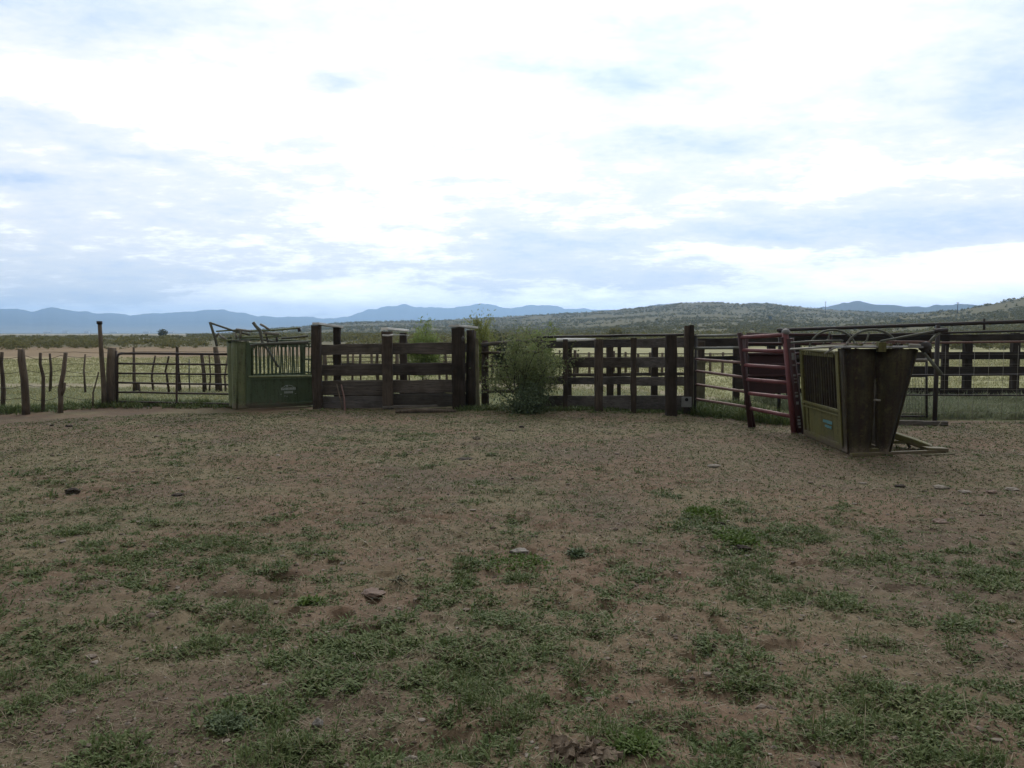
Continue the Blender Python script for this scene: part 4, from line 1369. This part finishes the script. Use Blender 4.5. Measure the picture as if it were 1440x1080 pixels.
rod(cl_, [(305, 487), (302.5, 475), (299, 465), (295.3, 453)], .030, 'lever', PIPE_G)
rod(cl_, [(295.3, 454), (312, 459.5), (331, 466), (352, 471)], .022, 'lever_link', PIPE_G)
rod(cl_, [(304, 466), (318, 465), (335, 464)], .018, 'lever_link', GREEN_L)
rod(cl_, [(303, 474), (307, 469), (311, 473.5), (318, 477)], .026, 'chain', PIPE_P)
rod(cl_, [(309, 477), (318, 479), (333, 478)], .022, 'lever_link', GREEN_L)
rod(cl_, [(356, 453.5), (360, 459), (365.5, 464.5), (366.5, 470), (369, 481), (380, 497), (391, 516)], [.038, .036, .042, .034, .030, .028, .026], 'long_lever', PIPE_G, 17.35)
rod(cl_, [(366, 456), (372, 459), (379, 464)], .026, 'lever', PIPE_P)
rod(cl_, [(332, 463.3), (345, 465), (354, 465.8)], .028, 'rod', PIPE_P)
rod(cl_, [(354, 465.5), (385, 464.5), (421, 461.3)], .020, 'rod', GREEN_L)
rod(cl_, [(420, 461), (421.3, 466.5)], .034, 'rod_end', DARK_M)
rod(cl_, [(370, 468), (380, 469), (393, 470)], .030, 'rod', PIPE_P)
rod(cl_, [(331, 468), (333, 476)], .026, 'bracket', PIPE_P)
rod(cl_, [(339, 465), (337.5, 476)], .028, 'bracket', PIPE_P)
rod(cl_, [(396, 476), (410, 474.8), (433, 472.7)], .022, 'rod', PIPE_G)
rod(cl_, [(340, 474.5), (370, 474), (396, 472)], .024, 'rod', GREEN_L)
rod(cl_, [(374, 470), (377, 482)], .022, 'bracket', DARK_M)
rod(cl_, [(389, 474), (390, 484)], .026, 'bracket', DARK_M)
rod(cl_, [(372, 478), (388, 481)], .024, 'rod', PIPE_G)
rod(cl_, [(352, 486), (362, 484), (400, 482.5), (434, 481)], .030, 'top_tube', PIPE_G, 17.3)
rod(cl_, [(350, 530), (400, 529.5), (438, 528.8)], .024, 'middle_tube', GREEN_L, 17.3)
# right chute
oR = Vector((5.07, 11.0, 0))
cr_, TR, ywR = chute('olive cattle chute with tapered head gates standing beside the red gate', oR, R(90) - R(3.5), 2.05, 1.50, .56, .46, .30, STEEL, OLIVE, OLIVE_D, OLIVE,
                     -.004, asym=((.345, .455), (.13, .48)), solid=True)
# cyan label, two lines of worn lettering
zc, xc = .335, .88
mb = MB()
x = xc - .20
for k_ in range(11):
    w_ = random.uniform(.022, .038)
    mark(TR, ywR, 1, x + w_ / 2, zc + .03, w_, random.uniform(.04, .055), mb); x += w_ + .008
x = xc - .16
for k_ in range(7):
    w_ = random.uniform(.022, .04)
    mark(TR, ywR, 1, x + w_ / 2, zc - .04, w_, random.uniform(.03, .05), mb); x += w_ + .009
mb.build('label', CYAN, cr_)
for xh, zt in ((.28, 1.745), (1.92, 1.745)):
    yc = (ywR(1.4, 1) + ywR(1.4, -1)) / 2
    pts = [TR(xh, yc + .37 * math.cos(a_), 1.43 + (zt - 1.43) * math.sin(a_)) for a_ in np.linspace(0, math.pi, 17)]
    MB().tube(pts, .017, 8).build('hoop', PIPE_G, cr_)
    MB().tube([TR(xh, yc + .16, 1.50), TR(xh, yc + .07, 1.60), TR(xh - .02, yc + .05, 1.71)], .012, 8).build('hoop_brace', PIPE_G, cr_)
rod(cr_, [(1112, 482, 12.9), (1140, 480, 12.7), (1185, 479, 12)], .016, 'roof_rod', PIPE_G)
rod(cr_, [(1112, 491, 12.9), (1165, 488, 11.4), (1190, 486, 11.1)], .016, 'roof_rod', PIPE_P)
rod(cr_, [(1160, 497, 11.5), (1172, 490, 11.3), (1190, 485, 11.1)], .013, 'roof_rod', PIPE_P)
rod(cr_, [(1238, 480, 10.95), (1280, 472, 11.0), (1325, 463.5, 11.05)], .016, 'long_rod', PIPE_G)
rod(cr_, [(1313, 466, 11.05), (1332, 464, 11.05)], .032, 'rod_end', DARK_M)
rod(cr_, [(1321, 467, 11.05), (1313, 475, 11.02), (1303, 486, 11.0)], .022, 'brace', PIPE_G)
rod(cr_, [(1299, 496, 10.95), (1310, 509, 10.9), (1323.5, 527, 10.85)], [.020, .024, .036], 'handle', PIPE_G)
rod(cr_, [(1246, 480.5, 11.0), (1290, 480.5, 11.0), (1307, 481, 11.0)], .014, 'cross_rod', PIPE_R)
rod(cr_, [(1278, 486, 10.92), (1294, 486.6, 10.92)], .026, 'sleeve', PIPE_P)
rod(cr_, [(1294, 487, 11.0), (1301, 487, 11.0), (1308, 487, 11.0)], [.06, .075, .05], 'pivot', DARK_M)
rod(cr_, [(1296, 493, 11.02), (1304, 490, 11.0)], .07, 'ratchet_wheel', DARK_M)
rod(cr_, [(1306, 487, 11.0), (1308, 507, 11.0)], .03, 'drop_link', OLIVE_D)
rod(cr_, [(1282, 507, 11.1), (1304, 506.5, 11.1)], .022, 'side_arm', PIPE_P)
for i in range(8):
    p = V(1192 + i * 12, 484.2, 11.05)
    if 3 < i < 5: continue
    MB().tube([p, p + Vector((0, 0, .035))], .02, 7).build('bolt', PIPE_P, cr_)
rod(cr_, [(1229, 562.5, 10.93), (1238, 563.2, 10.93)], .014, 'latch', PIPE_P)
# foot frame and skid to the right of the head gate
a_, b_ = G(1196, 642.5), G(1328, 637.5)
MB().plank(a_ + Vector((0, 0, .025)), b_ + Vector((0, 0, .03)), .05, .06, (0, 0, 1), 3, .001).build('foot_rail', OLIVE, cr_)
a_, b_ = V(1255, 611, 11.6), G(1309, 634.5) + Vector((0, 0, .05))
MB().plank(a_, b_, .09, .20, (0, 0, 1), 4, .002).build('skid', OLIVE, cr_)
MB().tube([V(1254, 622, 11.5), V(1275, 622, 11.45), G(1279, 632) + Vector((0, 0, .04))], .022, 8).build('skid_brace', OLIVE, cr_)
a_, b_ = G(1300, 637), G(1329, 637)
MB().plank(a_ + Vector((0, 0, .06)), b_ + Vector((0, 0, .05)), .05, .18, (0, 0, 1), 2, .001).build('skid_shoe', OLIVE, cr_)
a_, b_ = G(1296, 642), G(1342, 640)
tag(MB().tube([a_ + Vector((0, 0, .015)), b_ + Vector((0, 0, .02))], [.02, .015], 7, .1).build_top('stick', WOOD_LP, a_), 'pale stick lying beside the shoe of the olive chute', 'stick')


# ------------------------------------------------------------------ bushes and trees
def branch(mb, p, d_, L, r_, depth, tips, spread=.6):
    pts = [p]; q = p.copy(); dd = d_.copy()
    for i in range(4):
        dd = (dd + Vector((random.gauss(0, .14), random.gauss(0, .14), random.gauss(.03, .10)))).normalized()
        q = q + dd * L / 4
        pts.append(q.copy())
        if depth < 2 or i > 1: tips.append(q.copy())
    mb.tube(pts, [r_ * (1 - .18 * i) for i in range(5)], 6)
    if depth > 0:
        for k_ in range(3):
            i = random.choice((2, 3, 4))
            nd = (dd + Vector((random.gauss(0, spread), random.gauss(0, spread), random.uniform(-.1, .7)))).normalized()
            branch(mb, pts[i].copy(), nd, L * random.uniform(.55, .8), r_ * .6, depth - 1, tips, spread)


def leafy(name, label, cat, base, height, width, nstem, nleaf, lsize, mat, trunk='trunk', crown='crown', lean=.5, aspect=.35, sg=.10, depth=2, r0=.02, group=None):
    root = thing(name, label, cat, base, group)
    mb = MB(); tips = []
    for i in range(nstem):
        a_ = random.uniform(0, 6.28)
        d_ = Vector((math.cos(a_) * lean * random.uniform(.2, 1), math.sin(a_) * lean * random.uniform(.2, 1), 1)).normalized()
        branch(mb, base + Vector((random.gauss(0, .05), random.gauss(0, .05), -.05)), d_, height * random.uniform(.38, .62), r0, depth, tips)
    # fit the tips into the wanted size
    tp = np.array([t_[:] for t_ in tips])
    cx, cy = tp[:, 0].mean(), tp[:, 1].mean()
    hz = (tp[:, 2].max() - base.z)
    wx = np.abs(tp[:, 0] - cx).max()
    kz, kx = (height - .05) / hz, (width / 2 - sg) / wx
    def fit(p): return Vector((base.x + (p[0] - base.x) * kx, base.y + (p[1] - base.y) * kx, base.z + (p[2] - base.z) * kz))
    mb.v = [fit(p) for p in mb.v]
    tp = np.array([fit(p)[:] for p in tp])
    mb.build(trunk, BARK, root)
    pw = np.exp(rng.normal(0, 1.0, len(tp))); pw /= pw.sum()
    i = rng.choice(len(tp), nleaf, p=pw)
    wgt = rng.uniform(.5, 1.2, len(tp))
    p = tp[i] + rng.normal(0, sg, (nleaf, 3)) * wgt[i][:, None]
    p[:, 2] = np.maximum(p[:, 2], base.z + .02)
    u = rng.normal(0, 1, (nleaf, 3)); u /= np.linalg.norm(u, axis=1)[:, None]
    w_ = np.cross(u, rng.normal(0, 1, (nleaf, 3))); w_ /= np.linalg.norm(w_, axis=1)[:, None]
    s1 = lsize * rng.uniform(.5, 1.4, nleaf)[:, None]
    u *= s1; w_ *= s1 * aspect
    vs = np.stack([p - u, p + w_, p + u, p - w_], 1).reshape(-1, 3) - np.array(base[:])
    me = np_mesh(crown, vs, np.arange(nleaf)[:, None] * 4 + np.array([[0, 1, 2, 3]]))
    link_mesh(crown, me, mat, root)
    return root


b0 = Vector((V(737, 578, 17.35).x, 17.35, 0))
leafy('bush', 'tall airy green bush growing through the fence in the middle', 'bush', b0, 1.88, 2.35, 11, 12500, .023, MESQ, 'stem', 'foliage', .8, .55, .12)
leafy('bush', 'dense dark grey green weed clump at the foot of the airy bush', 'bush', Vector((V(748, 583, 16.9).x, 16.9, 0)), .62, 1.55, 10, 5500, .026, WEED_DK, 'stem', 'foliage', .9, .6, .12)
leafy('bush', 'bright green feathery shrub rising behind the plank alley', 'bush', Vector((V(598, 575, 24).x, 24, 0)), 2.14, 1.45, 9, 9000, .042, BRIGHT, 'stem', 'foliage', .3, .3, .10)
leafy('small_tree', 'yellow green young tree behind the white capped double post', 'tree', Vector((V(684, 575, 23).x, 23, 0)), 2.30, 1.15, 6, 6500, .042, YELLOWG, 'trunk', 'crown', .3, .3, .11)
leafy('bush', 'bright green shrub top showing behind the airy bush', 'bush', Vector((V(757, 575, 26).x, 26, 0)), 2.02, 1.5, 7, 6500, .045, BRIGHT, 'stem', 'foliage', .4, .3, .11)
leafy('bush', 'dull grey green shrub behind the pole fence', 'bush', Vector((V(716, 575, 25).x, 25, 0)), 1.75, 1.2, 6, 4800, .05, DKTREE, 'stem', 'foliage', .4, .4, .11)
leafy('bush', 'wide pale green shrub on the slope above the right plank fence', 'bush', Vector((V(868, 480, 120).x, 120, float(h1(np.array([V(868, 480, 120).x]), np.array([120.0]))[0]))), 2.4, 4.6, 8, 2600, .16, SCRUB, 'stem', 'foliage', .9, .6, .3)
for px, Yd, hh, ww, lab in ((228, 260, 2.5, 3.2, 'small dark round tree alone on the plain above the tube gate'),
                            (1083 / 1440 * 1440, 640, 4.2, 6, 'dark tree on the green hill above the red gate'),
                            (1262, 520, 4.0, 5, 'dark tree on the slope behind the pipe pen')):
    p = V(px, 468, Yd)
    zz = float(ground_h(np.array([p.x]), np.array([p.y]))[0])
    leafy('tree', lab, 'tree', Vector((p.x, p.y, zz)), hh, ww, 4, 700, .28, DKTREE, 'trunk', 'crown', .6, .7, .35, 1, .06)


# weed clumps that stand out
def clump(px, py, wpx, hm, mat, label, nb=160, wd=.006):
    g_ = G(px, py); r_ = wpx / 2 / FPX * g_.y
    x_ = np.array([g_.x]); y_ = np.array([g_.y])
    hm *= .7
    nt = max(6, nb // 14)
    xs = g_.x + rng.normal(0, r_ * .36, nt); ys = g_.y + rng.normal(0, r_ * .36, nt)
    v, q, t_ = tufts(xs, ys, 14, np.full(nt, hm), np.full(nt, r_ * .5), np.full(nt, wd), (.1, 1.2))
    z0 = float(gz(x_, y_)[0])
    o = link_mesh('weed_clump', np_mesh('weed_clump', v - np.array([g_.x, g_.y, z0]), q, t_), mat)
    o.location = (g_.x, g_.y, z0)
    tag(o, label, 'weed')


clump(892, 1052, 62, .07, WEED_BR, 'bright green broad leaved weed at the bottom edge, right of the split bark', 420, .008)
clump(436, 845, 34, .08, WEED_BR, 'small upright light green weed left of the pinkish slab', 220, .008)
clump(322, 1018, 66, .06, WEED_DK, 'flat dark green weed alone on bare dirt near the bottom left', 460, .007)
clump(1035, 757, 90, .06, WEED_BR, 'bright yellow green weed mat below the olive chute', 700, .012)
clump(985, 722, 70, .06, WEED_BR, 'pale green weed mat left of the yellow green one', 460, .012)
clump(812, 776, 34, .07, WEED_DK, 'round dark green weed right of the grey slab stone', 220, .010)
clump(652, 822, 40, .06, WEED, 'grey green weed cushion right of the pinkish slab', 220, .010)
clump(725, 790, 110, .05, WEED_BR, 'spread of light green weeds just below the grey slab stone', 520, .010)


# ------------------------------------------------------------------ stones, dung and wood on the ground
def lump(name, label, cat, px, py, wpx, hpx, mat, flat=1.0, ang_=None, rough=.28, depth=.8, sub=3, cuts=5):
    import bmesh
    g_ = G(px, py)
    w_ = .88 * wpx / FPX * g_.y; h_ = .85 * hpx / FPX * g_.y
    bm = bmesh.new()
    bmesh.ops.create_icosphere(bm, subdivisions=sub, radius=1)
    cutn = [Vector((random.gauss(0, 1), random.gauss(0, 1), random.gauss(0, .8))).normalized() for _ in range(cuts)]
    cutd = [random.uniform(.55, .85) for _ in range(cuts)]
    sd_ = random.uniform(0, 100)
    from mathutils import noise as mn
    for v in bm.verts:
        p = v.co.copy()
        for n_, d_ in zip(cutn, cutd):
            k_ = p.dot(n_) - d_
            if k_ > 0: p -= n_ * k_
        p *= 1 + rough * mn.noise(p * 2.1 + Vector((sd_, 0, 0))) + rough * .5 * mn.noise(p * 6 + Vector((0, sd_, 0)))
        v.co = p
    me = bpy.data.meshes.new(name)
    bm.to_mesh(me); bm.free()
    co = np.array([v.co[:] for v in me.vertices])
    co -= (co.max(0) + co.min(0)) / 2
    ext = co.max(0) - co.min(0)
    co = co / ext * np.array([w_, w_ * depth, h_ * 1.25])
    a_ = ang_ if ang_ is not None else random.uniform(-.25, .25)
    co = np.stack([co[:, 0] * math.cos(a_) - co[:, 1] * math.sin(a_), co[:, 0] * math.sin(a_) + co[:, 1] * math.cos(a_), co[:, 2] + h_ * .30], -1)
    me.vertices.foreach_set('co', co.astype(np.float32).ravel())
    me.polygons.foreach_set('use_smooth', np.zeros(len(me.polygons), bool))
    me.update()
    o = link_mesh(name, me, mat)
    o.location = (g_.x, g_.y, float(gz(np.array([g_.x]), np.array([g_.y]))[0]))
    return tag(o, label, cat)


lump('stone', 'pale blocky stone at the bottom edge of the yard', 'stone', 578, 1063, 27, 15, ROCK_B)
lump('stone', 'small grey stone with dark underside in the bottom left dirt', 'stone', 447, 1019, 19, 16, ROCK_A)
lump('stone', 'grey flat slab stone in the middle of the dirt yard', 'stone', 730, 775, 34, 10, ROCK_A, depth=.7)
lump('stone', 'pinkish flat slab beside dry stems in the left middle foreground', 'stone', 525, 829, 42, 11, ROCK_P, depth=.8)
lump('stone', 'whitish flat stone on the dirt in front of the olive chute', 'stone', 1004, 655, 22, 5, ROCK_B)
lump('stone', 'pale flat stone below the olive chute, left of two others', 'stone', 1325, 687, 26, 6, ROCK_B)
lump('stone', 'narrow pale stone in the middle of the row below the chute shoe', 'stone', 1357, 692, 20, 4, ROCK_B)
lump('stone', 'brownish low stone in the row near the right edge', 'stone', 1394, 693, 18, 6, ROCK_P)
lump('stone', 'pale oblong stone closest to the right edge of the dirt yard', 'stone', 1423, 690, 22, 6, ROCK_B)
lump('stone', 'whitish stone lying left in the row below the olive chute', 'stone', 1213, 680, 12, 4, ROCK_B)
lump('stone', 'small brown stone with pale top, right side of the yard', 'stone', 1322, 735, 26, 8, ROCK_P)
lump('dung_pile', 'dark lumpy dung pile at the left side of the yard', 'dung', 103, 692, 26, 10, DUNG, rough=.5)
lump('dung_pat', 'thin dark dung pat right of the lumpy pile', 'dung', 250, 697, 22, 4, DUNG, rough=.4)
lump('dung_pat', 'dark dung pat at far left before the wire fence', 'dung', 97, 600, 14, 4, DUNG, rough=.4)
lump('dung_pat', 'small dark dung pat left of another near the wire fence', 'dung', 73, 599, 7, 3, DUNG, rough=.4)
lump('dung_pat', 'dark dung pat on the dirt near the foot of the dark weed clump', 'dung', 733, 600, 9, 4, DUNG, rough=.4)
lump('dung_pat', 'crumbled pale dung left of the pat near the weed clump', 'dung', 718, 604, 18, 3.5, DUNG_P, rough=.5)
lump('dung_pat', 'pale dry dung heap in the dirt before the plank alley', 'dung', 670, 617, 14, 6, DUNG_P, rough=.5)
lump('dung_pat', 'brown dung clods among the weeds below the bright green mats', 'dung', 1043, 769, 30, 8, DUNG, rough=.5)
lump('dung_pat', 'dark dung clod between the two bright green weed mats', 'dung', 1015, 737, 16, 6, DUNG, rough=.5)
lump('dung_pat', 'thin dark dung streak in the middle of the yard', 'dung', 655, 645, 30, 2.5, DUNG, rough=.4)
lump('dung_pat', 'low dark dung pat left of the middle of the yard', 'dung', 573, 640, 10, 3.5, DUNG, rough=.4)
lump('dung_pat', 'dung clod at the left edge of the row of pale stones', 'dung', 1265, 684, 18, 5, DUNG, rough=.5)
# broken bark at the bottom edge
g_ = G(815, 1072)
br = thing('bark_pieces', 'broken pile of pale brown bark slabs at the bottom edge', 'bark', g_)
BARK_P = plain('pale_bark', (.09, .064, .044), (.20, .155, .115), 16, .95, .8, .02)
for i in range(34):
    px, py = random.uniform(778, 862), random.uniform(1052, 1092)
    p = G(px, py)
    p.z = float(gz(np.array([p.x]), np.array([p.y]))[0]) + random.uniform(.005, .03)
    a_ = random.uniform(-.6, .6); l_ = random.uniform(.012, .045)
    dd = Vector((math.cos(a_), math.sin(a_), random.uniform(-.45, .45)))
    MB().plank(p - dd * l_, p + dd * l_, random.uniform(.006, .014), random.uniform(.02, .05), (random.uniform(-.5, .5), random.uniform(-.5, .5), 1), 4, .006).build('slab', BARK_P, br)
# dry stems beside the pinkish slab
g_ = G(560, 822)
o = MB()
for i in range(9):
    p = G(545 + random.uniform(0, 20), 818 + random.uniform(-3, 7)); p.z = random.uniform(.01, .03)
    q_ = G(556 + random.uniform(0, 18), 822 + random.uniform(-8, 8)); q_.z = random.uniform(.01, .04)
    o.tube([p, p.lerp(q_, .5) + Vector((0, 0, .02)), q_], [.006, .006, .004], 6)
tag(o.build_top('dry_stems', WOOD_LP, g_), 'small heap of dry pale stems beside the pinkish slab', 'stems')

# ------------------------------------------------------------------ far small things
for px, py, Yd, lab in ((1161, 424, 900, 'thin utility pole on the ridge behind the olive chute'), (1347, 425, 640, 'thin utility pole on the slope near the right edge')):
    top = V(px, py, Yd)
    zz = float(ground_h(np.array([top.x]), np.array([top.y]))[0])
    b_ = Vector((top.x, top.y, zz))
    o = thing('utility_pole', lab, 'utility pole', b_)
    MB().tube([b_ - Vector((0, 0, 1)), top], [.28, .22], 8).build('pole', BARK, o)
    MB().plank(top + Vector((-1.2, .3, -.6)), top + Vector((1.2, .3, -.6)), .25, .2, (0, 0, 1), 2, 0).build('crossarm', BARK, o)
HW = plain('house_wall', (.55, .54, .5), (.65, .64, .6), .5); HRF = plain('house_roof', (.25, .22, .2), (.32, .29, .27), .5)
for i, (px, Yd) in enumerate(((67, 3300), (92, 3500), (122, 3400), (160, 3600), (206, 3500), (240, 3400))):
    p = V(px, 468, Yd); p.z = 0
    o = thing('farmhouse', 'tiny white building far out on the plain below the mountains', 'house', p, 'far white buildings on the plain')
    w_, h_ = random.uniform(10, 18), random.uniform(5, 8)
    MB().box(p.x - w_, p.x + w_, p.y - 6, p.y + 6, -1, h_).build('wall', HW, o)
    mb = MB()
    rings = [[p + Vector((sx_, -7, h_ + .05)), p + Vector((sx_, 7, h_ + .05)), p + Vector((sx_, 0, h_ + 3))] for sx_ in (-w_ - .6, w_ + .6)]
    mb.loft(rings); mb.build('roof', HRF, o)

# ------------------------------------------------------------------ render settings
scene.view_settings.view_transform = 'Standard'
scene.view_settings.look = 'None'
scene.view_settings.exposure = .56
scene.view_settings.gamma = 1
scene.render.engine = 'CYCLES'
scene.cycles.use_denoising = True
try:
    scene.cycles.denoiser = 'OPENIMAGEDENOISE'
except Exception:
    pass
scene.cycles.max_bounces = 6
scene.cycles.diffuse_bounces = 3
scene.cycles.volume_bounces = 1
scene.cycles.transparent_max_bounces = 8
